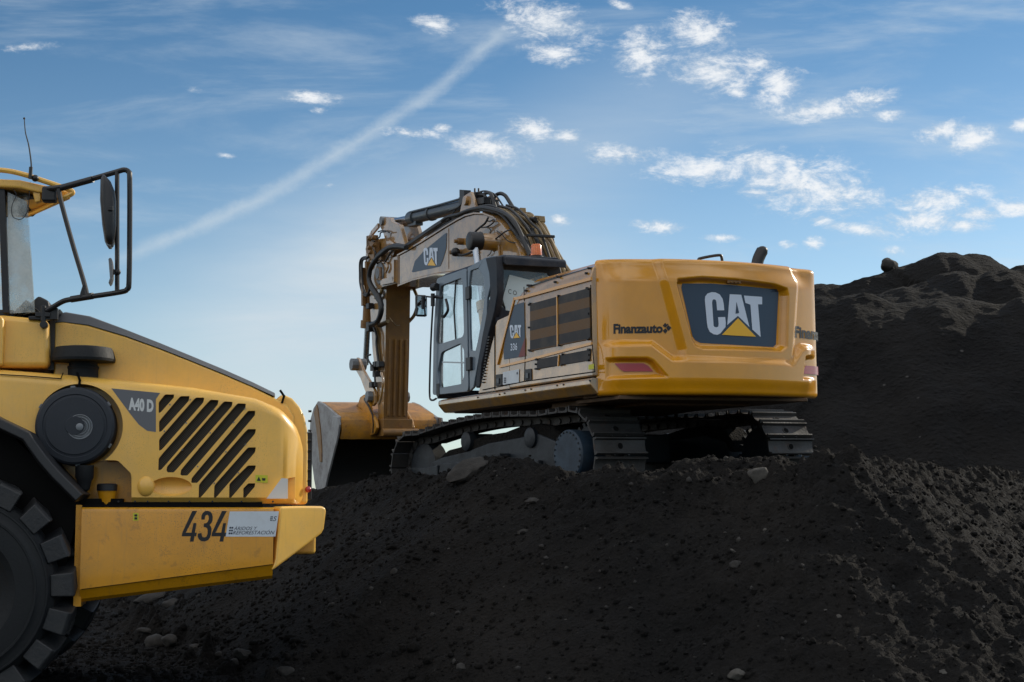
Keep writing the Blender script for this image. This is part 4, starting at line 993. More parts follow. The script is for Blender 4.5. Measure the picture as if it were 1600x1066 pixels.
# -- stick
SW = .22
stick = MB()
so_ = [(7.52,.95),(7.42,1.15),(7.50,2.4),(7.40,3.45),(7.15,4.05),(7.02,4.30),(7.25,4.55),(8.35,4.55),(8.45,4.2),(8.35,3.5),(8.16,2.4),(7.95,1.75),(7.85,1.05),(7.72,.92)]
so_ = Exz([(600,668),(603,560),(605,450)], SW)+[(7.22,4.05)]+Exz([(621,384)], SW)+Exz([(606,372)], SW)+Exz([(588,374),(576,392),(574,404),(577,425),(579,470),(583,545),(588,590),(592,640),(593,668)], SW)
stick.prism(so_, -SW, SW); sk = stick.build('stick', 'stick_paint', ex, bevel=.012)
sdk = plate('stick_side_plate', so_, [], lambda x, z: Vector((x, SW+.003, z)), (0, .012, 0), 'boom_sheen_paint', sk, .004)
hd = Exz(z2([(300,540),(262,400),(225,330),(262,255),(290,245),(330,255),(345,290),(420,320),(480,530)]), SW)
for s_ in (1, -1):
    n_ = MB(); n_.prism(hd, s_*.12, s_*.20); n_.build('stick_clevis', 'boom_sheen_paint', sk, bevel=.012)
n_ = MB(); n_.cyl((rp_.x-.05, -.24, rp_.z), (rp_.x-.05, .24, rp_.z), .08); n_.build('rod_pin', 'grey_steel', sk)
rb_ = MB()
for yy in (-.13, -.045, .045, .13): 
    rb_.loft([[(x-.022, yy-.016, z), (x-.022, yy+.016, z), (x+.01, yy+.022, z), (x+.01, yy-.022, z)] for x, z in [Exz([(602, 548)], 0.0)[0], Exz([(601,640)], 0.0)[0]]])
xr1 = Exz([(604,530)], SW)[0]; xr2 = Exz([(601,650)], SW)[0]
rb_ = MB()
for yy in (-.15, -.05, .05, .15):
    rb_.loft([[(xr1[0]+(xr2[0]-xr1[0])*t-.03, yy-.018, xr1[1]+(xr2[1]-xr1[1])*t), (xr1[0]+(xr2[0]-xr1[0])*t-.03, yy+.018, xr1[1]+(xr2[1]-xr1[1])*t), (xr1[0]+(xr2[0]-xr1[0])*t+.02, yy+.028, xr1[1]+(xr2[1]-xr1[1])*t), (xr1[0]+(xr2[0]-xr1[0])*t+.02, yy-.028, xr1[1]+(xr2[1]-xr1[1])*t)] for t in (0, 1)])
rb_.build('wear_rib', 'stick_paint', sk, bevel=.006)
ft = Exz([(602,655),(602,682),(592,682),(590,655)], SW); n_ = MB(); n_.prism([(ft[0][0]-.06,ft[0][1]),(ft[1][0]-.04,ft[1][1]),(ft[2][0],ft[2][1]),(ft[3][0],ft[3][1])], -.27, .27); n_.build('stick_foot', 'stick_paint', sk, bevel=.012)
# bucket cylinder down the front of the stick and its linkage
c_a = Exz([(583,395)], .12)[0]; c_b = Exz([(572,505)], .12)[0]; l_p = Exz([(566,570)], .2)[0]; i_p = Exz([(585,620)], .25)[0]
A_ = Vector((c_a[0]+.1, .12, c_a[1])); B_ = Vector((l_p[0]+.05, .12, l_p[1])); d_ = (B_-A_).normalized(); Lc = (B_-A_).length
f = MB(); f.cyl(A_, A_+d_*Lc*.66, .10, n=24); f.cyl(A_+d_*Lc*.6, A_+d_*Lc*.67, .13, n=24); f.obox(A_+d_*Lc*.3+Vector((.0,.12,0)), (.05,0,0), (0,.03,0), (0,0,.35)); bcy = f.build('bucket_cylinder', 'stick_paint', ex, bevel=.006)
f = MB(); f.cyl(A_+d_*Lc*.6, B_, .055, n=18); f.build('bucket_cylinder_rod', 'chrome', bcy)
for s_ in (1, -1):
    f = MB(); P0, P1 = l_p, i_p; dx, dz = P1[0]-P0[0], P1[1]-P0[1]; L_ = math.hypot(dx, dz); nx, nz = -dz/L_, dx/L_
    ol = []
    for t, w_ in ((-.12, .0), (-.1, .09), (0, .13), (.3, .10), (.6, .13), (1, .17), (1.12, .12), (1.2, 0)): ol.append((P0[0]+dx*t+nx*w_, P0[1]+dz*t+nz*w_))
    for t, w_ in ((1.12, .12), (1, .17), (.6, .13), (.3, .10), (0, .13), (-.1, .09)): ol.append((P0[0]+dx*t-nx*w_, P0[1]+dz*t-nz*w_))
    f.prism(ol, s_*.245, s_*.30); f.build('idler_link', 'boom_sheen_paint', ex, bevel=.012)
    f = MB(); f.cyl((l_p[0], s_*.14, l_p[1]), (l_p[0], s_*.42, l_p[1]), .115, n=10); f.cyl((i_p[0], s_*.2, i_p[1]), (i_p[0], s_*.40, i_p[1]), .10, n=8); f.build('link_pin', 'grey_steel', ex, bevel=.01)
# bucket
BW = .92
bk_ = empty('bucket'); bk_.parent = ex
sp_ = Exz([(499,627),(507,631),(518,640),(531,651),(531,664),(527,684),(519,716),(511,748),(506,770),(497,772),(493,750),(488,712),(486,680),(487,656),(492,638)], BW)
cen_ = Vector((8.8, .9))
prf = [(8.02,1.00),(7.93,1.15),(7.96,1.34),(8.12,1.47),(8.5,1.56),(8.9,1.68),(9.15,1.72),(9.45,1.62),(9.66,1.35),(9.72,.9),(9.6,.45),(9.42,.05)]
inn = []
for i, p in enumerate(prf):
    a = Vector(prf[max(0, i-1)]); b = Vector(prf[min(len(prf)-1, i+1)]); d = (b-a).normalized(); inn.append((p[0]+d.y*.05, p[1]-d.x*.05))
f = MB(); f.prism(prf+inn[::-1], -BW+.02, BW-.02); shell = f.build('bucket_shell', 'bucket_paint', bk_, ang=40)
f = MB(); f.prism(inn+[(p[0]+.004*0, p[1]) for p in [(x+ (8.9-x)*.02, z+(.9-z)*.02) for x, z in inn]][::-1], -BW+.03, BW-.03); f.build('bucket_lining', 'bucket_inside', bk_)
for s_ in (1, -1):
    f = MB(); f.prism(sp_, s_*(BW-.03), s_*(BW+.03)); sd = f.build('bucket_side', 'bucket_steel', bk_, bevel=.012)
    ct = Exz([(531,652),(532,664),(529,684),(521,716),(513,748),(508,770),(500,770),(503,750),(511,715),(519,684),(520,664),(522,650)], BW+.04)
    f = MB(); f.prism(ct, s_*(BW+.03), s_*(BW+.065)); f.build('side_cutter', 'bucket_steel', sd, bevel=.008)
    cr = Exz([(495,632),(497,640),(501,672),(503,700),(503,722),(500,722),(498,700),(495,672),(491,645)], BW+.04)
    f = MB(); f.prism(cr, s_*(BW+.03), s_*(BW+.05)); f.build('wear_strip', 'stick_paint', sd, bevel=.006)
z51 = lambda P: Z(P, 480, 600, 6.273)
ear = Exz(z51([(545,130),(580,105),(615,125),(635,180),(650,270),(700,360),(712,430),(690,490),(650,512),(600,495),(580,450),(590,370),(600,300),(560,250),(500,215),(530,180)]), .30)
for s_ in (1, -1):
    f = MB(); f.prism(ear, s_*.30, s_*.36); e_ = f.build('bucket_ear', 'bucket_paint', bk_, bevel=.02)
    if s_ > 0: line('ear_slot', z51([(560,150),(600,210),(640,300),(650,400),(645,470)]), .362, .05, 'ink', e_, .006)
bp_ = Exz([(600,676)], .3)[0]; f = MB(); f.cyl((bp_[0], -.33, bp_[1]), (bp_[0], .33, bp_[1]), .07, n=20); f.build('bucket_pin', 'stick_paint', bk_, bevel=.01)
for k in range(5):
    y_ = -.76+k*.38; f = MB(); f.loft([[(9.50+a, y_-w_, .10+b), (9.50+a, y_+w_, .10+b), (9.38+a, y_+w_, .06+b), (9.38+a, y_-w_, .06+b)] for a, b, w_ in ((0, 0, .07), (-.08, -.18, .06), (-.14, -.33, .03))]); f.build('bucket_tooth', 'bucket_steel', bk_, bevel=.008)

# -- hoses and pipes
def hose(pts, y, r, mat='hose', name='hose', par=ex, sub=6):
    ys = y if isinstance(y, (list, tuple)) else [y]*len(pts)
    m_ = MB(); m_.tube([E(px, py, yy) for (px, py), yy in zip(pts, ys)], r, n=8, sub=sub); return m_.build(name, mat, par, ang=60)
z3 = lambda P: Z(P, 700, 290, 7.615)
hose(z3([(540,165),(565,120),(620,95),(680,120),(735,200),(785,275),(850,312)]), -.12, .030)
hose(z3([(330,175),(400,125),(450,92),(495,90),(530,140),(545,200),(568,275)]), .08, .028)
hose(z3([(360,80),(430,66),(500,78),(565,115),(620,190),(690,300)]), .0, .013)
hose(z3([(60,330),(110,270),(165,200),(195,115),(300,90),(400,80)]), .12, .012)
hose(z3([(20,300),(130,255),(180,190),(200,120)]), .18, .018)
hose(z3([(230,130),(330,120),(420,110),(460,150)]), .1, .022)
hose(z3([(-70,420),(0,375),(120,345),(230,300),(330,275),(440,265),(560,290),(680,335),(780,420),(850,540),(900,650),(985,830)]), .30, .030)
hose(z3([(0,420),(100,380),(200,345),(300,300),(450,285),(560,305),(660,355),(760,440),(830,560),(890,690),(960,840)]), .22, .028)
hose(z3([(560,300),(650,330),(760,400),(840,480),(900,600),(960,720),(1040,860)]), .10, .026)
hose(z3([(590,320),(700,400),(790,470),(860,560),(930,690),(1000,850)]), .16, .02, 'steel_pipe', 'hydraulic_pipe')
hose(z3([(830,440),(900,480),(950,560),(990,650),(1040,760),(1090,870)]), .02, .026, 'steel_pipe', 'hydraulic_pipe')
hose(z3([(860,440),(940,470),(990,530),(1040,640),(1100,770),(1150,880)]), -.08, .026, 'steel_pipe', 'hydraulic_pipe')
hose(z3([(960,450),(1010,490),(1075,540),(1120,640),(1180,760),(1250,880)]), -.20, .03, 'steel_pipe', 'hydraulic_pipe')
hose(z3([(900,340),(980,345),(1030,400),(1090,430),(1140,480),(1190,580),(1250,710),(1330,850),(1390,950),(1470,1060)]), -.26, .032, 'steel_pipe', 'hydraulic_pipe')
hose(z3([(740,330),(830,320),(900,345)]), -.2, .04, 'boom_sheen_paint', 'hydraulic_pipe')
hose(z3([(770,390),(860,410),(950,400),(1040,400)]), -.1, .032)
hose(z3([(790,420),(880,440),(980,440)]), -.1, .028)
hose(z3([(315,590),(330,545),(390,490),(440,450),(480,380)]), .45, .016)
hose(z3([(345,590),(380,555),(420,580),(440,620)]), .5, .010)
hose(z3([(455,420),(500,425),(545,405),(540,440),(470,490),(400,500)]), .38, .011)
hose(z3([(440,640),(520,660),(600,610),(680,550),(750,525)]), .40, .012)
hose(z3([(580,540),(640,580),(700,650),(770,680),(800,680)]), .36, .008)
hose(z3([(480,500),(510,540),(505,600),(515,780),(470,840)]), .36, .007)
vb = MB()
for a, b, y_, sx, sy, sz in ((205,150,.12,.10,.06,.13), (330,150,.08,.16,.08,.08), (250,180,0,.2,.1,.06), (460,225,-.02,.2,.12,.07), (400,190,.1,.22,.06,.05)):
    p = E(*z3([(a, b)])[0], y_); vb.obox(p, (sx,0,.02), (0,sy,0), (0,0,sz))
for a, b in ((320,70), (240,100), (365,70)):
    p = E(*z3([(a, b)])[0], .08); vb.cyl(p-Vector((0,0,.09)), p+Vector((0,0,.05)), .016, n=8)
vb.build('valve_block', 'ink', ex, bevel=.012)
vb = MB()
for a, b, y_ in ((720,305,-.15), (770,335,-.1), (870,330,-.22), (1050,425,-.24), (1095,430,-.26), (690,340,0), (620,330,.1), (960,420,-.1)):
    p = E(*z3([(a, b)])[0], y_); vb.obox(p, (.08,0,-.03), (0,.05,0), (.01,0,.045))
vb.build('pipe_clamp', 'steel_pipe', ex, bevel=.008)
# along the boom towards the stick
for dy_, dz_ in ((0, 0), (-3.5, .06), (-7, -.08), (3, .12)):
    hose([(a, b+dy_*.45) for a, b in z2([(488,548),(600,470),(720,385),(850,300),(930,262)])], .28-abs(dz_), .022, sub=3)
hose(z2([(500,545),(420,535),(340,545),(280,590),(215,650),(160,730),(140,800),(138,870),(170,940),(215,1010),(250,1080)])+Z([(165,110),(192,190),(190,260),(160,330),(105,362)], 560, 440, 5.33), .40, .045)
hose(z2([(480,530),(400,520),(320,545),(240,600),(190,660),(150,740),(128,840),(150,930),(190,1000),(230,1070)])+Z([(150,110),(180,200),(175,280),(140,345),(95,358)], 560, 440, 5.33), .33, .032)
hose(z2([(430,555),(330,560),(260,620),(225,660)]), .38, .03, 'stick_paint')
hose(z2([(130,640),(75,645),(48,690),(46,800),(50,900),(75,990),(110,1020),(140,1000)]), .25, .022)
hose(z2([(120,650),(72,670),(66,760),(72,900),(98,990),(125,1000),(145,940)]), .30, .022)
hose(Z([(445,35),(470,80),(492,140),(490,200),(465,280),(420,335)], 560, 440, 5.33), -.26, .03, 'steel_pipe')
hose(Z([(170,365),(215,345),(245,330)], 560, 440, 5.33), .26, .035, 'steel_pipe')
for off in (0, 14, 26):
    hose(Z([(128+off,380),(150+off,450),(150+off,520),(158+off,600),(170+off,680)], 560, 440, 5.33), .30-off*.003, .022, 'steel_pipe' if off else 'hose')
hose(Z([(100,610),(75,620),(85,660),(115,710),(135,780),(140,870)], 560, 440, 5.33), .36, .018)
hose(Z([(190,760),(205,830),(200,900),(190,960),(175,1020)], 560, 440, 5.33), .36, .022, 'boom_sheen_paint')
hose(Z([(260,300),(285,335),(315,365),(345,365)], 560, 440, 5.33), [.24,.2,.1,.0], .006, 'steel_pipe', 'cable')
vb = MB()
for a, b, y_, sx, sy, sz, i in ((170,480,.28,.18,.05,.10,0), (195,560,.30,.12,.05,.13,0), (150,520,.28,.10,.05,.16,0), (190,620,.32,.10,.05,.08,0), (120,720,.28,.05,.04,.06,0), (260,640,.36,.10,.05,.05,0), (240,800,.36,.12,.03,.12,0), (400,530,.25,.2,.1,.03,0)):
    p = E(*z2([(a, b)])[0], y_); vb.obox(p, (sx,0,.02), (0,sy,0), (0,0,sz)); vb.build('stick_valve', 'stick_paint', sk, bevel=.01); vb = MB()
for a, b in ((160,470), (200,460), (205,530), (175,600), (160,560)):
    vb = MB(); p = E(*z2([(a, b)])[0], .34); vb.cyl(p, p+Vector((0,.07,.03)), .04, n=8); vb.build('valve_spool', 'stick_paint', sk, bevel=.01)
for a, b in ((95,360), (95,395), (95,205), (150,690), (130,720), (120,860), (150,770), (180,690)):
    vb = MB(); p = E(*Z([(a, b)], 560, 440, 5.33)[0], .30); vb.obox(p, (.08,0,0), (0,.05,0), (0,0,.05)); vb.build('hose_clamp', 'ink', sk, bevel=.01)
fk = Exz(z2([(335,260),(350,300),(330,255),(270,395),(300,540),(330,545)]), .1)
line('head_rib', z2([(225,335),(170,400),(135,470),(120,560),(125,620)]), .24, .08, 'boom_sheen_paint', sk, .02)

rh = random.Random(5)
for k in range(5):      # further lines fanning over the crown of the boom
    o1 = rh.uniform(-10, 14); o2 = rh.uniform(-12, 12); yy = .24-.07*k
    hose(z3([(40+o1*3,392+o2),(180,335+o2),(330,268+o1),(470,262+o2),(600,300+o1),(720,372+o2),(820,470+o1),(890,600+o2),(950+o1,760),(990+o1*2,850)]), yy, .016+.004*(k % 2), 'hose' if k % 3 else 'steel_pipe')
hose(z3([(480,180),(520,230),(600,300),(720,345),(850,395),(960,420),(1060,430)]), -.12, .022)
hose(z3([(440,160),(520,150),(560,180),(600,240),(650,300)]), -.1, .02)
hose(z3([(1000,470),(1080,520),(1140,620),(1200,740),(1265,860)]), -.24, .022, 'steel_pipe', 'hydraulic_pipe')
hose(z3([(1080,440),(1150,520),(1215,640),(1290,770),(1370,900)]), -.28, .016)
hose(z3([(1000,590),(1060,580),(1120,565),(1175,575)]), -.22, .010)
for pts, y_, r_, m_ in (([(150,440),(185,480),(175,540),(200,600),(190,660),(220,700)], .34, .020, 'hose'), ([(130,480),(150,540),(140,610),(170,660),(150,720)], .30, .018, 'steel_pipe'),
    ([(225,390),(265,380),(310,385),(335,400)], .24, .012, 'hose'), ([(200,470),(240,440),(250,400),(300,390)], .30, .012, 'hose'), ([(270,690),(310,700),(320,740),(300,790)], .36, .020, 'boom_sheen_paint'),
    ([(235,900),(260,960),(240,1010),(200,1040)], .30, .03, 'steel_pipe'), ([(505,530),(560,500),(640,450),(740,392),(870,318),(960,262)], .16, .030, 'hose'), ([(400,560),(360,580),(320,640),(290,700)], .37, .018, 'hose')):
    hose(z2(pts), y_, r_, m_)

def boompath(h0, h1, x0=6.3, x1=.75, wob=0.0, seed=1):
    rr = random.Random(seed); P = [(x, z) for x, z in top if x1 <= x <= x0]+[(.95,2.85)]
    return [Vector((x, 0, z+h0+(h1-h0)*(1-(x-x1)/(x0-x1))+rr.uniform(-wob, wob))) for x, z in P]
for k, (yy, h0, h1, r_, mt_, x0_b) in enumerate([(.27,.05,.08,.026,'hose',6.0), (.20,.06,.10,.022,'hose',5.8), (.14,.05,.09,.026,'steel_pipe',3.3), (.07,.06,.12,.022,'steel_pipe',3.3), (.01,.05,.10,.026,'hose',3.4), (-.05,.06,.10,.026,'steel_pipe',3.2), (-.12,.07,.14,.024,'steel_pipe',3.0), (-.17,.06,.20,.028,'steel_pipe',2.8), (.24,.13,.15,.018,'hose',3.2), (.10,.14,.20,.020,'hose',3.0), (-.02,.16,.22,.018,'hose',2.8), (.17,.11,.17,.015,'steel_pipe',3.0)]):
    m_ = MB(); P = [p+Vector((0, yy+.02*math.sin(i*1.7+k), 0)) for i, p in enumerate(boompath(h0, h1, x0_b, .75, .012, k))]; m_.tube(P, r_, n=8, sub=5); m_.build('hydraulic_pipe' if mt_ == 'steel_pipe' else 'hose', mt_, ex, ang=60)
for xx in (2.72, 1.76, 1.36):
    zz = [z for x, z in top if abs(x-xx) < .25][0]
    m_ = MB(); m_.box(xx-.025, xx+.025, -.19, .24, zz+.07, zz+.11); m_.build('pipe_clamp', 'ink', boom, bevel=.01)

# ------------------------------------------------------------------ hauler
tr = empty('dump_truck'); tr.matrix_world = MT
tag(tr, 'yellow articulated dump truck seen from its right side with sloping hood and large tyre', 'dump truck')
fnT = lambda y: (lambda a, b: Vector((T(a, b, y).x, y, T(a, b, y).z)))
t2 = lambda P: Z(P, 0, 450, 3.046)
t3 = lambda P: Z(P, 0, 720, 3.077)
tline = lambda name, pts, y, w, mat, parent, t=.004: line(name, pts, y, w, mat, parent, t, T)
# wheels
def wheel(X, side, full=True):
    wz = .936; R = .93; w = empty('wheel'); w.parent = tr
    yo = -1.68 if side < 0 else 1.68; s = -side   # direction towards the machine's middle
    f = MB(); f.lathe((X, yo, wz), (0, s, 0), [(.11,.30),(.06,.34),(.05,.36),(.025,.42),(.018,.425),(.010,.47),(.002,.475),(.0,.56),(.006,.615),(-.001,.62),(-.001,.635),(.008,.64),(.018,.68),(.022,.705),(.016,.71),(.018,.722),(.05,.735),(.075,.765),(.10,.775),(.20,.79),(.36,.80),(.52,.79),(.62,.775),(.65,.765),(.68,.735),(.72,.6),(.70,.44),(.65,.35),(.6,.30)], 90)
    ty = f.build('tyre', 'rubber', w, ang=50)
    f = MB()
    for k in range(24): pass
    for k in range(18):
        for half in (0, 1):
            a0 = math.radians(3+20*k+(10 if half else 0))
            # bars run from the shoulder towards the middle, sweeping back
            secs = [(.045,.742,.905,.105,0),(.075,.745,.93,.105,0),(.20,.75,.935,.095,.05),(.37,.76,.94,.08,.14)]
            rings = []
            for (yy, r0, r1, hw, sh) in secs:
                y_ = yo+s*(yy if half == 0 else .74-yy)
                aa = a0+sh
                rings.append([(X+r*math.cos(aa+q*hw*(1.0 if r > .8 else 1.12)), y_, wz+r*math.sin(aa+q*hw*(1.0 if r > .8 else 1.12))) for r, q in ((r0, -1), (r1, -1), (r1, 1), (r0, 1))])
            f.loft(rings)
    f.build('tread', 'tread_rubber', w, bevel=.012)
    f = MB(); f.lathe((X, yo, wz), (0, s, 0), [(.10,.30),(.06,.335),(.04,.33),(.10,.29),(.28,.27),(.30,.10),(.22,.09),(.20,0)], 48); f.build('rim', 'hauler_dirty_paint', w)
    f = MB()
    for k in range(16): a = 2*PI*k/16; f.cyl((X+.21*math.cos(a), yo+s*.25, wz+.21*math.sin(a)), (X+.21*math.cos(a), yo+s*.30, wz+.21*math.sin(a)), .018, n=6)
    f.build('wheel_nuts', 'grey_steel', w)
wheel(0, -1); wheel(0, 1)
# mudguard
gp = [T(*q, -1.62) for q in t2([(-260,500),(-120,560),(0,622),(90,665),(140,690),(170,730),(220,800),(280,870),(340,930),(395,985)])]
f = MB(); rr = []
for i, p in enumerate(gp):
    d = (gp[min(i+1, len(gp)-1)]-gp[max(i-1, 0)]).normalized(); n = Vector((-d.z, 0, d.x))
    rr.append([(p.x, -1.66, p.z), (p.x-n.x*.07, -1.665, p.z-n.z*.07), (p.x-n.x*.085, -1.60, p.z-n.z*.085), (p.x-n.x*.05, -.9, p.z-n.z*.05), (p.x+n.x*.01, -.9, p.z+n.z*.01), (p.x+n.x*.012, -1.60, p.z+n.z*.012)])
f.loft(rr); f.build('mudguard', 'black_plastic', tr, bevel=.01, ang=50)
f = MB(); f.prism(Txz([(-150,610),(-60,628),(0,662),(50,712),(120,775),(122,800),(100,900),(-60,960),(-150,900)], -1.4), -1.42, -.98); f.build('wheel_arch', 'dark_void', tr)
f = MB(); f.box(-3.2, .85, -.85, .85, .75, 1.55); f.box(-2.8, 2.2, -.55, .55, 1.12, 1.3); f.build('chassis', 'dark_void', tr)
f = MB(); f.box(-.1, .1, -1.3, 1.3, .8, 1.05); f.build('front_axle', 'dark_void', tr)
# lower hood: lofted shell with a rounded nose
def hood_ring(X, yo, zt, zb, r):
    R = [(X, 0, zb), (X, -yo+.05, zb), (X, -yo, zb+.05)]
    for k in range(0, 7):
        a = k/6*PI/2; R.append((X, -yo+r*(1-math.cos(a)), zt-r+r*math.sin(a)))
    R.append((X, 0, zt)); return R
tz = lambda px, py: T(px, py, -1.2).z
def ztop(X):
    P = [(-1.5,2.78),(.24,2.735),(.76,2.70),(1.01,2.68),(1.8,2.605),(2.33,2.52),(2.55,2.43),(2.68,2.30),(2.76,2.12),(2.79,1.98)]
    for (a, b), (c, d) in zip(P, P[1:]):
        if X <= c: t = (X-a)/(c-a); return b+(d-b)*t
    return P[-1][1]
def yout(X):
    if X < 2.32: return 1.22
    t = min(1, (X-2.32)/.47); return 1.22-.52*(1-math.sqrt(max(0, 1-t**2.4)))
HB = 1.628
Xs = [-1.5,-.6,.2,.76,1.2,1.8,2.1,2.32]+[2.32+.47*math.sin(k/14*PI/2) for k in range(1, 15)]
f = MB(); f.loft([hood_ring(X, yout(X), ztop(X), HB, .10) for X in Xs]); lh = f.build('lower_hood', 'hauler_paint', tr, ang=30)
def yhood(X): return -yout(X)
# grille slots, filter recess, service pocket and lamp pocket cut into the side
SL = [[(755,595),(755,545),(785,507),(828,507),(827,522),(765,592)], [(757,685),(757,635),(858,515),(902,515),(898,538),(768,683)], [(757,775),(757,720),(930,522),(972,522),(968,545),(770,770)],
 [(753,868),(755,810),(1000,532),(1040,534),(1036,556),(768,865)], [(792,868),(795,850),(1065,540),(1107,542),(1104,562),(828,878),(798,878)], [(858,888),(862,865),(1130,549),(1170,551),(1168,572),(893,893),(865,893)],
 [(910,925),(912,905),(1180,585),(1215,585),(1213,607),(940,928),(915,928)], [(945,998),(947,935),(1178,672),(1218,672),(1214,694),(955,998)], [(1018,998),(1020,940),(1180,759),(1218,759),(1214,782),(1028,998)],
 [(1090,998),(1092,932),(1180,845),(1218,845),(1214,864),(1100,998)], [(1158,998),(1158,955),(1182,930),(1215,930),(1212,947),(1168,998)]]
def cutter(P, y, d0, d1):
    m_ = MB(); q = [T(a, b, y) for a, b in P]; n = len(q)
    m_.poly([Vector((p.x, y-d0, p.z)) for p in q]+[Vector((p.x, y+d1, p.z)) for p in q], [tuple(range(n)), tuple(range(2*n-1, n-1, -1))]+[(i, (i+1) % n, n+(i+1) % n, n+i) for i in range(n)])
    return m_.build('cutter', None, tr)
cs = []
cm = MB()
for P in SL:
    q = [T(a, b, -1.22) for a, b in rnd(t2(P), .10, 3)]; n = len(q)
    cm.poly([Vector((p.x, -1.4, p.z)) for p in q]+[Vector((p.x, -1.14, p.z)) for p in q], [tuple(range(n)), tuple(range(2*n-1, n-1, -1))]+[(i, (i+1) % n, n+(i+1) % n, n+i) for i in range(n)])
cs.append(cm.build('cutter', None, tr))
cc = T(120, 666, -1.22)
cm = MB(); cm.cyl((cc.x+.02, -1.5, cc.z-.0), (cc.x+.02, -1.0, cc.z), .352, n=72); cs.append(cm.build('cutter', None, tr))
cs.append(cutter(rnd(t2([(-400,700),(60,700),(300,820),(560,820),(626,885),(626,1060),(-400,1060)]), .12, 5), -1.22, .2, .35))
cs.append(cutter(rnd(t2([(1372,905),(1420,897),(1420,1005),(1372,1005)]), .1, 3), -1.22, .3, .16))
for c_ in cs: boolcut(lh, c_)
apply_all(lh)
for c_ in cs: kill(c_)
lh.data.materials.clear(); lh.data.materials.append(M['hauler_paint'])
lh.data.shade_smooth(); lh.data.set_sharp_from_angle(angle=math.radians(30))
bv = lh.modifiers.new('bevel', 'BEVEL'); bv.width = .006; bv.segments = 2; bv.limit_method = 'ANGLE'; bv.angle_limit = math.radians(40)
# perforated mesh behind the slots
mg = bpy.data.materials.new('vent_mesh'); mg.use_nodes = True; N = NT(mg.node_tree); b = N.n['Principled BSDF']
tc = N.n.new('ShaderNodeTexCoord').outputs['Object']; sp = N.add('ShaderNodeSeparateXYZ', i0=tc)
w = N.math('ADD', N.math('SINE', N.math('MULTIPLY', N.math('ADD', sp.outputs[0], sp.outputs[2]), 330.0)), N.math('SINE', N.math('MULTIPLY', N.math('SUBTRACT', sp.outputs[0], sp.outputs[2]), 330.0)))
N.l.new(N.mix(N.ss(w, .0, .8), (.05,.045,.035), (.002,.002,.002)), b.inputs['Base Color']); b.inputs['Roughness'].default_value = .8; M['vent_mesh'] = mg
f = MB(); f.prism(Txz(t2([(735,500),(980,520),(1170,548),(1235,580),(1235,1010),(935,1010),(912,935),(860,900),(790,890),(735,882)]), -1.15), -1.175, -1.16); f.build('vent_mesh', 'vent_mesh', tr)
# small rivets bridging the slots
f = MB()
for k in range(4):
    for j in range(7):
        a = Vector((840+k*75+j*42, 480+k*0+0)); 
sb = MB()
for a, b in t2([(808,555),(905,532),(782,682),(886,643),(1018,582),(868,770),(1000,690),(1112,640),(1165,575),(940,850),(1075,780),(1168,745),(1020,930),(1135,880)]):
    p = T(a, b, -1.222); sb.cyl((p.x, -1.219, p.z), (p.x, -1.226, p.z), .007, n=8)
sb.build('vent_rivets', 'grey_steel', lh)
# filter canister
f = MB(); f.lathe((cc.x-.01, -1.0, cc.z), (0,-1,0), [(0,.325),(.22,.325),(.24,.318),(.27,.318),(.285,.30),(.29,.262),(.283,.255),(.286,.24),(.292,.235),(.295,.08),(.30,.075),(.30,.0)], 80); ca = f.build('air_filter', 'canister', tr, ang=20)
f = MB()
for r_ in (.06, .08, .10): f.lathe((cc.x+.03, -1.297, cc.z-.01), (0,-1,0), [(0, r_-.004), (.003, r_), (.0, r_+.004)], 40)
f.lathe((cc.x+.03, -1.297, cc.z-.01), (0,-1,0), [(0,.03),(.008,.03),(.012,.02),(.012,0)], 20); f.build('filter_cap', 'grey_steel', ca)
f = MB()
for a in (35, 95, 150, 215, 275, 330):
    f = MB(); a = math.radians(a); p = Vector((cc.x-.01+.322*math.cos(a), -1.2, cc.z+.322*math.sin(a))); f.obox(p, (.012*math.cos(a),0,.012*math.sin(a)), (0,.05,0), (-.02*math.sin(a),0,.02*math.cos(a))); f.build('filter_clip', 'grey_steel', ca, bevel=.004)
f = MB(); q = T(133, 735, -1.15); f.lathe((q.x, -1.2, q.z+.04), (0,0,-1), [(0,.075),(.10,.075),(.13,.06),(.20,.045),(.22,.02),(.24,0)], 20); f.build('dust_valve', 'rubber', ca)
f = MB(); f.box(cc.x-.4, T(626,0,-1.2).x*0+1.33, -.98, -.9, HB+.0, 2.3); f.build('inner_panel', 'hauler_dirty_paint', tr)
f = MB(); q = T(167, 775, -1.15); f.lathe((q.x, -1.15, HB-.01), (0,0,1), [(0,.06),(.10,.075),(.115,.078)], 24); jar = f.build('fluid_filler', 'hauler_dirty_paint', tr)
f = MB(); f.lathe((q.x, -1.15, HB+.105), (0,0,1), [(0,.084),(.05,.084),(.06,.07),(.06,0)], 24); f.build('filler_cap', 'ink', jar)
# handle scoop
f = MB(); q = T(*t2([(700,945)])[0], -1.22); f.sphere((q.x-.01, -1.205, q.z), .088, 24, 14, (.85, .55, 1.0)); f.build('hood_latch', 'hauler_paint', tr)
f = MB(); q = T(*t2([(820,945)])[0], -1.22)
R = []
for k in range(9):
    t = k/8; hx = (t-.5)*.44+.05; rz = .085*math.sqrt(max(0, 1-abs(t)**2.2)) if t > .0 else .085
    R.append([(q.x-.165+.41*t*.95, -1.222+.0-.012*math.cos(a), q.z+(rz+.006)*math.sin(a)) for a in [2*PI*i/20 for i in range(20)]])
f.loft(R)
el = MB(); el.sphere((q.x-.01, -1.20, q.z), 1, 40, 20, (.185, .052, .085)); ec = el.build('cutter', None, tr)
lh2 = lh; bm_mod = lh.modifiers.new('scoop', 'BOOLEAN'); bm_mod.object = ec; bm_mod.operation = 'DIFFERENCE'; bm_mod.solver = 'EXACT'
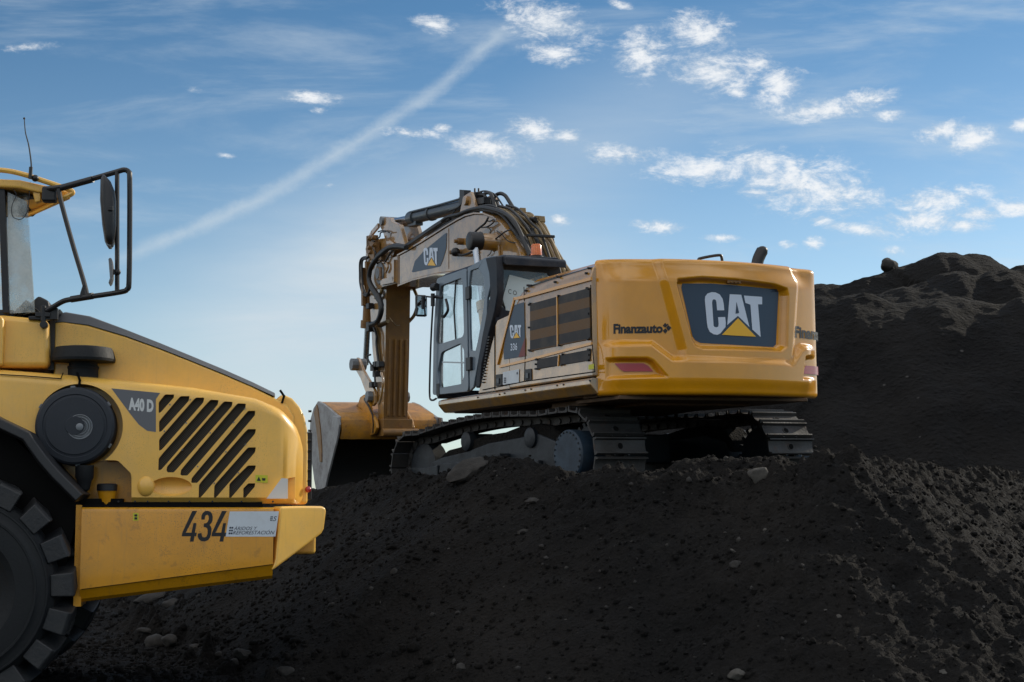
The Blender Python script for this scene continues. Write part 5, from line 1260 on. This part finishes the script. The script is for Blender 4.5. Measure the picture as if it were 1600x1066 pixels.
# move the cut before the bevel and bake it
with bpy.context.temp_override(object=lh, active_object=lh, selected_objects=[lh]): bpy.ops.object.modifier_move_to_index(modifier='scoop', index=0)
lh.modifiers['bevel'].show_viewport = False; apply_all(lh); kill(ec)
lh.data.shade_smooth(); lh.data.set_sharp_from_angle(angle=math.radians(30))
bv = lh.modifiers.new('bevel', 'BEVEL'); bv.width = .005; bv.segments = 2; bv.limit_method = 'ANGLE'; bv.angle_limit = math.radians(40)
lh.data.materials.clear(); lh.data.materials.append(M['hauler_paint'])
SY = -1.2212
dp = decal('model_decal', [t2([(530,478),(762,500),(742,530),(742,686),(700,680),(660,650),(620,600)])], fnT(SY), 'decal_grey', tr)
decal('decal_letters', None, None, 'decal_letter', dp, bm=text_bm('A40 D', t2([(610,520),(732,532),(730,594),(612,582)]), bold=.055, fn=fnT(SY-.0012)))
decal('warning_sticker', [t2([(1216,890),(1274,892),(1274,928),(1216,925)])], fnT(SY), 'sticker', tr)
decal('sticker_marks', [t2([(1222,918),(1232,898),(1242,920)]), t2([(1246,905),(1264,906),(1262,918),(1248,917)])], fnT(SY-.002), 'ink', tr)
decal('lamp_decal', [t2([(1268,1003),(1300,960),(1340,905),(1370,908),(1370,1003)])], fnT(SY), 'lamp_grey' if 'lamp_grey' in M else 'decal_letter', tr)
tline('hood_gap', t2([(368,405),(380,440),(376,470)]), SY+.002, .02, 'dark_void', tr)
tline('hood_gap', t2([(0,412),(110,418),(290,432),(300,405)]), SY+.002, .008, 'dark_void', tr)
sb = MB()
for px in (560, 640, 700, 800, 900, 1010, 1150, 1300):
    p = T(*t2([(px, 1028)])[0], -1.3); sb.cyl((p.x, -1.215, p.z+.02), (p.x, -1.23, p.z+.02), .008, n=8)
sb.build('hood_bolts', 'ink', lh)
# upper hood with dark top strip
UH = t2([(255,420),(255,163),(300,160),(420,178),(600,232),(760,290),(900,345),(1060,410),(1200,470),(1300,520),(1345,545),(1370,560),(1400,610),(1400,760),(1300,760),(255,760)])
f = MB(); uo = Txz(UH, -.95); f.prism(uo, -.95, .95); uh = f.build('upper_hood', 'hauler_paint', tr, bevel=.02, seg=3)
SS = [T(*q, -.95) for q in t2([(262,160),(300,157),(420,172),(600,225),(760,283),(900,338),(1060,403),(1200,463),(1310,513)])]
hs = [.03,.11,.085,.055,.045,.04,.036,.032,.028]; hs = [.02,.095,.085,.06,.05,.045,.042,.038,.03]
f = MB(); f.loft([[(p.x, -.955, p.z-.01), (p.x, -.90, p.z+h*.85), (p.x, -.8, p.z+h), (p.x, .8, p.z+h), (p.x, .90, p.z+h*.85), (p.x, .955, p.z-.01)] for p, h in zip(SS, hs)]); f.build('hood_top', 'grey_hood', tr, bevel=.008)
# nose piece in front of the seam
f = MB(); npx = [T(*q, -1.0) for q in t2([(1345,500),(1392,522),(1430,565),(1452,610),(1466,680),(1468,760),(1466,1030),(1300,1030),(1300,540)])]
f.prism([(p.x, p.z) for p in npx], -.92, .92); f.build('nose_panel', 'hauler_paint', tr, bevel=.03, seg=3)
f = MB(); px_ = T(483, 700, -.9).x; f.box(2.72, 2.83, -.85, .85, 1.66, 2.25); f.build('front_grille', 'ink', tr, bevel=.01)
sb = MB()
for k in range(9): sb.cyl((2.79, -.88, 1.75+k*.085), (2.818, -.88, 1.75+k*.085), .010, n=8)
sb.build('grille_bolts', 'ink', tr)
f = MB(); p = T(481, 765, -.9); f.sphere((2.795, -.93, p.z), .028, 12, 8); f.build('side_marker', 'reflector', tr)
tline('hood_gap', t2([(1335,490),(1352,515),(1343,545)]), -.956, .02, 'dark_void', tr)
f = MB(); f.prism(Txz(t2([(225,390),(235,170),(250,115),(285,100),(262,160),(255,390)]), -1.0), -.99, .9); f.build('hood_seal', 'ink', tr)
# snorkel
q = T(130, 580, -1.03); zc = T(130, 583, -1.03).z
f = MB(); f.lathe((q.x, -1.03, zc-.06), (0,0,1), [(0,.125),(.09,.125),(.095,.13),(.115,.13),(.12,.118),(.19,.118)], 48); sn = f.build('intake_pipe', 'rubber', tr)
z0_ = T(130, 567, -1.03).z
f = MB(); f.lathe((q.x, -1.03, z0_), (0,0,1), [(.0,.11),(.008,.26),(.03,.265),(.10,.245),(.125,.23),(.135,.16),(.14,0)], 64); f.build('intake_cap', 'rubber', sn, ang=25)
# cab body
f = MB(); cx = Txz([(-80,575),(-80,498),(4,492),(75,499),(77,574)], -1.12); f.prism(cx, -1.12, 1.12); f.build('cab_base', 'hauler_paint', tr, bevel=.05, seg=4)
f = MB(); cx = Txz([(-80,574),(-80,492),(2,492),(6,500),(4,572)], -1.2); f.prism(cx, -1.2, -1.1); f.build('cab_step_panel', 'hauler_paint', tr, bevel=.03, seg=3)
gl = [T(*q, -1.02) for q in [(12,300),(42,315),(54,488),(13,490)]]
f = MB(); f.poly([Vector((p.x, -1.02, p.z)) for p in gl]+[Vector((p.x, -1.01, p.z)) for p in gl], [(0,1,2,3),(7,6,5,4),(0,4,5,1),(1,5,6,2),(2,6,7,3),(3,7,4,0)]); f.build('door_pane', 'hauler_pane', tr) if 'hauler_pane' in M else f.build('door_pane', 'hauler_glass', tr)
a0, a1 = T(43, 300, -1.02), T(55, 489, -1.02)
f = MB(); f.poly([(a0.x, -1.02, a0.z), (a1.x, -1.02, a1.z), (a1.x-.75, 0, a1.z), (a0.x-.75, 0, a0.z)], [(0,1,2,3)]); f.build('windscreen', 'hauler_glass', tr, recalc=False)
f = MB(); p0, p1 = T(3, 285, -1.03), T(10, 490, -1.03); f.loft([[(p.x-.03, -1.05, p.z), (p.x+.025, -1.05, p.z), (p.x+.025, -.98, p.z), (p.x-.03, -.98, p.z)] for p in (p0, p1)]); f.build('door_pillar', 'ink', tr, bevel=.008)
f = MB(); p0 = T(-60, 290, -1.03); f.box(p0.x-1.2, p0.x, -1.05, .3, 3.2, 4.3); f.build('cab_shell', 'hauler_paint', tr, bevel=.04)
f = MB(); p0 = T(40, 480, -1.0); f.box(-.6, p0.x-.1, -.95, .95, 3.1, 3.26); f.prism(Txz([(30,489),(60,462),(76,470),(80,492)], -.9), -.9, .9); f.build('dashboard', 'black_plastic', tr, bevel=.02)
f = MB(); f.loft([[(x, -.98, z), (x, -.7, z+.015), (x, .7, z+.015), (x, .98, z)] for x, z in ((T(20,489,-1).x, T(20,489,-1).z), (T(40,470,-1).x, T(40,468,-1).z+.0), (T(58,485,-1).x, T(58,484,-1).z), (T(77,494,-1).x, T(77,494,-1).z-.03))]); f.build('scuttle', 'grey_hood', tr)
# roof and visor
z1 = lambda P: Z(P, 0, 170, 2.961)
def onz(px, py, z):
    o = MTi @ CAM; d = MTi.to_3x3() @ ray(px, py); return o+d*((z-o.z)/d.z)
zr = T(110, 303, -1.0).z; far = onz(45, 336, zr); cor = T(111, 302, -1.0)
plan = [(-1.6,-1.08), (T(30,300,-1.08).x,-1.08), (T(85,300,-1.04).x,-1.05), (cor.x,-1.0), (far.x, far.y), (-1.6, far.y)]
f = MB(); zs_ = [T(4, 276, -1.08).z, T(30, 280, -1.08).z, T(85, 294, -1.05).z, zr+.02]; zs_ = zs_+[zs_[3]+.02, zs_[0]]
n = len(plan); f.poly([(x, y, z-.07) for (x, y), z in zip(plan, zs_)]+[(x, y, z) for (x, y), z in zip(plan, zs_)], [tuple(range(n)), tuple(range(2*n-1, n-1, -1))]+[(i, (i+1) % n, n+(i+1) % n, n+i) for i in range(n)]); f.build('cab_roof', 'hauler_paint', tr, bevel=.015)
f = MB(); f.tube([T(*q, -1.10) for q in z1([(-60,283),(0,284),(60,292),(130,310)])]+[T(*q, -1.08) for q in z1([(165,322),(250,350),(320,375),(336,388),(322,400)])]+[onz(*q, zr-.06) for q in z1([(280,420),(200,460),(135,487)])], .022, sub=5); f.build('roof_rail', 'hauler_paint', tr)
pl2 = [(-1.6,-1.0), (T(60,330,-.98).x,-1.0), (T(85,330,-.95).x,-.95), (far.x+.05, far.y-.1), (-1.6, far.y-.05)]
f = MB(); n = len(pl2); zb_ = T(20, 306, -1.0).z; f.poly([(x, y, zb_) for x, y in pl2]+[(x, y, zr-.03) for x, y in pl2], [tuple(range(n)), tuple(range(2*n-1, n-1, -1))]+[(i, (i+1) % n, n+(i+1) % n, n+i) for i in range(n)]); f.build('roof_lining', 'black_plastic', tr, bevel=.01)
f = MB(); f.prism(Txz(z1([(130,360),(190,365),(192,432),(165,440),(150,380)]), -1.0), -1.05, -.97); f.build('roof_bracket', 'hauler_paint', tr, bevel=.01)
f = MB(); p = T(*z1([(163,322)])[0], -1.1); f.sphere(p, .03); f.box(T(*z1([(195,370)])[0],-1.1).x, T(*z1([(265,370)])[0],-1.1).x, -1.14, -1.04, T(*z1([(195,432)])[0],-1.1).z, T(*z1([(195,360)])[0],-1.1).z); f.build('mirror_bracket', 'ink', tr, bevel=.02)
f = MB(); f.tube([T(*q, -1.12) for q in z1([(140,320),(143,290),(144,250),(133,170),(118,110),(112,45)])], .009, r1=.004, n=6); f.cyl(T(*z1([(140,325)])[0], -1.12), T(*z1([(143,270)])[0], -1.12), .016, n=8); p = T(*z1([(112,45)])[0], -1.12); f.sphere(p, .010, 8, 6); f.build('antenna', 'ink', tr)
f = MB(); f.tube([T(*q, -1.06) for q in z1([(140,340),(135,400),(128,470),(100,510),(60,500),(55,450),(75,400),(60,370)])], .004, n=5); f.tube([T(*q, -1.0) for q in z1([(30,425),(42,450),(40,490),(20,510)])], .004, n=5); f.build('cable', 'ink', tr)
# mirror frame
MYY = [-1.10, -1.35, -1.75]
def TM(px, py, y): return T(*z1([(px, py)])[0], y)
f = MB(); f.tube([TM(205,372,-1.1), TM(285,362,-1.2), TM(415,328,-1.32), TM(540,292,-1.45), TM(575,283,-1.48), TM(595,293,-1.49), TM(600,325,-1.5), TM(600,560,-1.5), TM(597,800,-1.5), TM(588,835,-1.49), TM(560,848,-1.48), TM(430,868,-1.35), TM(330,882,-1.25), TM(290,892,-1.2), TM(250,915,-1.17), TM(215,935,-1.15)], .022, sub=3, n=10); mf = f.build('mirror_frame', 'ink', tr)
f = MB(); f.tube([TM(542,290,-1.46), TM(542,560,-1.46), TM(542,850,-1.46)], .019, sub=1, n=10); f.tube([TM(272,372,-1.2), TM(285,440,-1.21), TM(340,640,-1.25), TM(385,790,-1.29), TM(405,870,-1.33)], .020, sub=3, n=10); f.build('mirror_strut', 'ink', mf)
f = MB(); f.prism([(TM(a, b, -1.3).x, TM(a, b, -1.3).z) for a, b in [(385,815),(408,865),(408,880),(368,880),(372,855)]], -1.33, -1.28); f.build('mirror_gusset', 'ink', mf, bevel=.005); f = MB(); f.cyl(TM(285,366,-1.2), TM(430,326,-1.34), .028); f.build('mirror_sleeve', 'ink', mf); f = MB(); f.cyl(TM(330,882,-1.25), TM(430,866,-1.35), .028); f.build('mirror_sleeve', 'ink', mf)
mp = [TM(a, b, -1.48) for a, b in [(470,330),(478,312),(488,315),(515,345),(532,385),(538,430),(538,540),(532,600),(522,632),(508,636),(494,625),(488,590),(478,520),(470,420)]]
cx_ = sum(p.x for p in mp)/len(mp); cz_ = sum(p.z for p in mp)/len(mp)
ringm = lambda y, k: [(cx_+(p.x-cx_)*k, y, cz_+(p.z-cz_)*(1-(1-k)*.5)) for p in mp]
f = MB(); f.loft([ringm(-1.60, .55), ringm(-1.585, .85), ringm(-1.55, 1), ringm(-1.40, 1), ringm(-1.38, .9)]); mh = f.build('mirror_housing', 'black_plastic', mf, ang=50)
f = MB(); p = TM(512,462,-1.6); f.box(p.x-.02, p.x+.02, -1.615, -1.595, p.z-.02, p.z+.02); f.build('mirror_mount', 'ink', mh, bevel=.006)
f = MB(); g_ = [TM(a, b, -1.47) for a, b in [(505,630),(495,622),(482,545),(474,430),(474,335),(468,335),(466,430),(476,545),(488,622),(500,640),(512,640),(530,612),(527,605),(512,628)]]
f.prism([(p.x, p.z) for p in g_], -1.55, -1.36); f.build('mirror_rim', 'grey_steel', mh)
f = MB(); g_ = [TM(a, b, -1.47) for a, b in [(505,702),(512,696),(520,700),(524,730),(524,785),(517,808),(508,817),(505,812),(512,790)]]
f.prism([(p.x, p.z) for p in g_], -1.56, -1.38); sm = f.build('small_mirror', 'grey_steel', mf, bevel=.006); f = MB(); f.obox(TM(535,756,-1.47), (.03,0,0), (0,.02,0), (0,0,.02)); f.sphere(TM(542,756,-1.47), .03, 10, 8); f.build('mirror_clamp', 'ink', mf)
f = MB(); f.cyl(TM(200,912,-1.15), TM(200,985,-1.15), .024, n=14); f.cyl(TM(203,1000,-1.15)+Vector((0,.05,0)), TM(203,1000,-1.15)-Vector((0,.03,0)), .032, n=14); f.obox(TM(200,955,-1.12), (.06,0,0), (0,.05,0), (0,0,.02)); f.obox(TM(185,970,-1.12), (.09,0,0), (0,.03,0), (0,0,.015)); f.obox(TM(235,950,-1.12), (.06,0,0), (0,.03,0), (0,0,.05)); f.build('mirror_hinge', 'ink', mf, bevel=.006)
# side bumper
bx = [T(*q, -1.5) for q in [(128,793),(430,796.5)]]; x0_, x1_ = bx[0].x, bx[1].x
zb0, zb1 = T(128,942,-1.46).z, T(427,905,-1.46).z; zc0, zc1 = T(128,921,-1.5).z, T(427,882,-1.5).z; ztp = T(300,793,-1.5).z
R = []
for k in range(7):
    t = k/6; X = x0_+(x1_-.012-x0_)*t; zb = zb0+(zb1-zb0)*t; zc = zc0+(zc1-zc0)*t
    R.append([(X, -1.10, ztp), (X, -1.47, ztp), (X, -1.492, ztp-.012), (X, -1.50, ztp-.04), (X, -1.50, zc), (X, -1.492, zc-.012), (X, -1.48, zc-.03), (X, -1.45, zb+.03), (X, -1.41, zb+.004), (X, -1.10, zb)])
f = MB(); f.loft(R); sbp = f.build('side_bumper', 'hauler_dirty_paint', tr, ang=24)
fb = lambda a, b: Vector((T(a, b, -1.5).x, -1.5012, T(a, b, -1.5).z))
fb2 = lambda a, b: fb(a, b)+Vector((0, -.0012, 0))
tline('bumper_gap', [(128,921),(280,901),(426,882)], -1.4985, .005, 'dark_void', sbp)
f = MB(); f.box(x0_-.05, x0_+.01, -1.46, -1.0, zb0-.03, ztp+.02); f.build('bumper_end', 'hauler_dirty_paint', tr)
f = MB(); f.box(x0_, 2.4, -1.47, -1.2, HB-.055, HB-.012); f.box(x0_, 2.4, -1.21, -1.0, HB-.055, HB+.012); f.box(x0_-.12, x0_+.3, -1.205, -1.0, HB-.2, HB+.04); f.build('bumper_deck', 'dark_void', tr)
z7b = lambda P: Z(P, 270, 780, 6.4)
for s_, q in (('4', [(88,118),(236,118),(236,425),(88,425)]),):
    pass
def dig4(ox):  return [[(ox+118,118),(ox+153,118),(ox+153,118),(ox+48,318),(ox+48,318),(ox+0,372),(ox+0,330)], ]
D4 = [[(108,0),(148,0),(62,215),(88,215),(88,160),(128,128),(128,215),(148,215),(148,258),(128,258),(128,308),(84,308),(84,258),(0,258),(0,215)]]
def shp(P, ox, oy, sh=0): return z7b([(ox+a, oy+b) for a, b in P])
F4 = [[(195,118),(243,118),(130,335),(95,335)],[(95,335.5),(189,335.5),(184,372),(88,372)],[(206,240),(236,240),(208,425),(170,425)],[(222.5,335.5),(239,335.5),(234,372),(216.5,372)]]
for dx_ in (0, 297):
    decal('fleet_digit', [z7b([(a+dx_, b) for a, b in P]) for P in F4], fb, 'ink', sbp)
D3 = [(285,205),(287,165),(300,138),(322,120),(348,117),(375,125),(392,145),(400,175),(398,210),(388,238),(368,258),(382,275),(388,300),(384,345),(372,385),(350,412),(318,424),(285,420),(262,404),(250,378),(250,345),(288,338),(290,362),(300,380),(318,384),(336,374),(346,350),(349,315),(343,292),(330,282),(308,280),(312,242),(334,240),(350,225),(360,198),(358,170),(346,156),(330,160),(322,178),(319,205)]
decal('fleet_digit', [z7b(D3)], fb, 'ink', sbp)
sg = decal('owner_sign', [z7b([(570,124),(1062,122),(1026,375),(528,375)])], fb, 'sign_white', sbp)
decal('sign_lettering', None, None, 'sign_ink', sg, bm=text_bm('ÁRIDOS Y', z7b([(612,268),(848,266),(842,308),(608,310)]), shear=.25, fn=fb2))
decal('sign_lettering', None, None, 'sign_ink', sg, bm=text_bm('REFORESTACIÓN', z7b([(604,308),(1020,306),(1014,352),(600,354)]), shear=.25, fn=fb2))
decal('sign_lettering', None, None, 'sign_ink', sg, bm=text_bm('S', z7b([(1006,172),(1040,172),(1036,220),(1002,220)]), shear=.2, fn=fb2))
decal('sign_squares', [z7b([(x+dx, y), (x+dx+17, y), (x+dx+14, y+17), (x+dx-3, y+17)]) for x, y in ((568,278),(564,306),(560,334)) for dx in (0, 21)], fb2, 'sign_ink', sg)
decal('corner_squares', [z7b([(x+dx, y), (x+dx+10, y), (x+dx+9, y+12), (x+dx-1, y+12)]) for x, y in ((978,172),(976,189),(974,206)) for dx in (0, 13)], fb2, 'sign_ink', sg)
decal('warning_sticker', [t3([(640,252),(666,252),(666,288),(640,288)])], fb, 'sticker', sbp)
decal('sticker_marks', [t3([(646,258),(660,258),(660,268),(646,268)]), t3([(646,272),(660,272),(660,283),(646,283)])], fb2, 'ink', sbp)
# front corner of the bumper, angled back
def TC(px, py):   # point on the chamfer plane running from the side to the front
    o = MTi @ CAM; d = MTi.to_3x3() @ ray(px, py); n = Vector((math.sin(math.radians(38)), -math.cos(math.radians(38)), 0)); p0 = Vector((x1_, -1.50, 0)); t = (p0-o).dot(n)/d.dot(n); return o+d*t
co = [TC(*q) for q in z7b([(1075,74),(1300,68),(1490,70),(1530,84),(1537,120),(1515,300),(1490,345),(1330,470),(1180,580),(992,722),(1030,600)])]
inw = Vector((-.06, .22, 0))
f = MB(); n = len(co); f.poly(co+[p+inw for p in co], [tuple(range(n)), tuple(range(2*n-1, n-1, -1))]+[(i, (i+1) % n, n+(i+1) % n, n+i) for i in range(n)]); f.build('bumper_corner', 'hauler_paint', tr, bevel=.022, seg=3)
q1 = TC(505, 800); f = MB(); f.box(q1.x-.35, q1.x-.05, -1.0, 1.0, ztp-.4, ztp-.01); f.build('front_bumper', 'hauler_paint', tr, bevel=.03)
f = MB(); f.prism([(TC(*q).x-.12, TC(*q).z) for q in z7b([(1150,500),(1320,480),(1322,560),(1290,620),(1230,636),(1150,610)])], -1.16, -1.12); te = f.build('tow_eye', 'hauler_dirty_paint', tr, bevel=.008)
pe_ = TC(*z7b([(1235,545)])[0]); f = MB(); f.cyl((pe_.x-.12, -1.165, pe_.z), (pe_.x-.12, -1.10, pe_.z), .035); f.build('tow_hole', 'dark_void', te)
f = MB(); f.box(x0_, 2.3, -1.05, 1.05, 1.22, HB-.06); f.build('belly_pan', 'dark_void', tr)
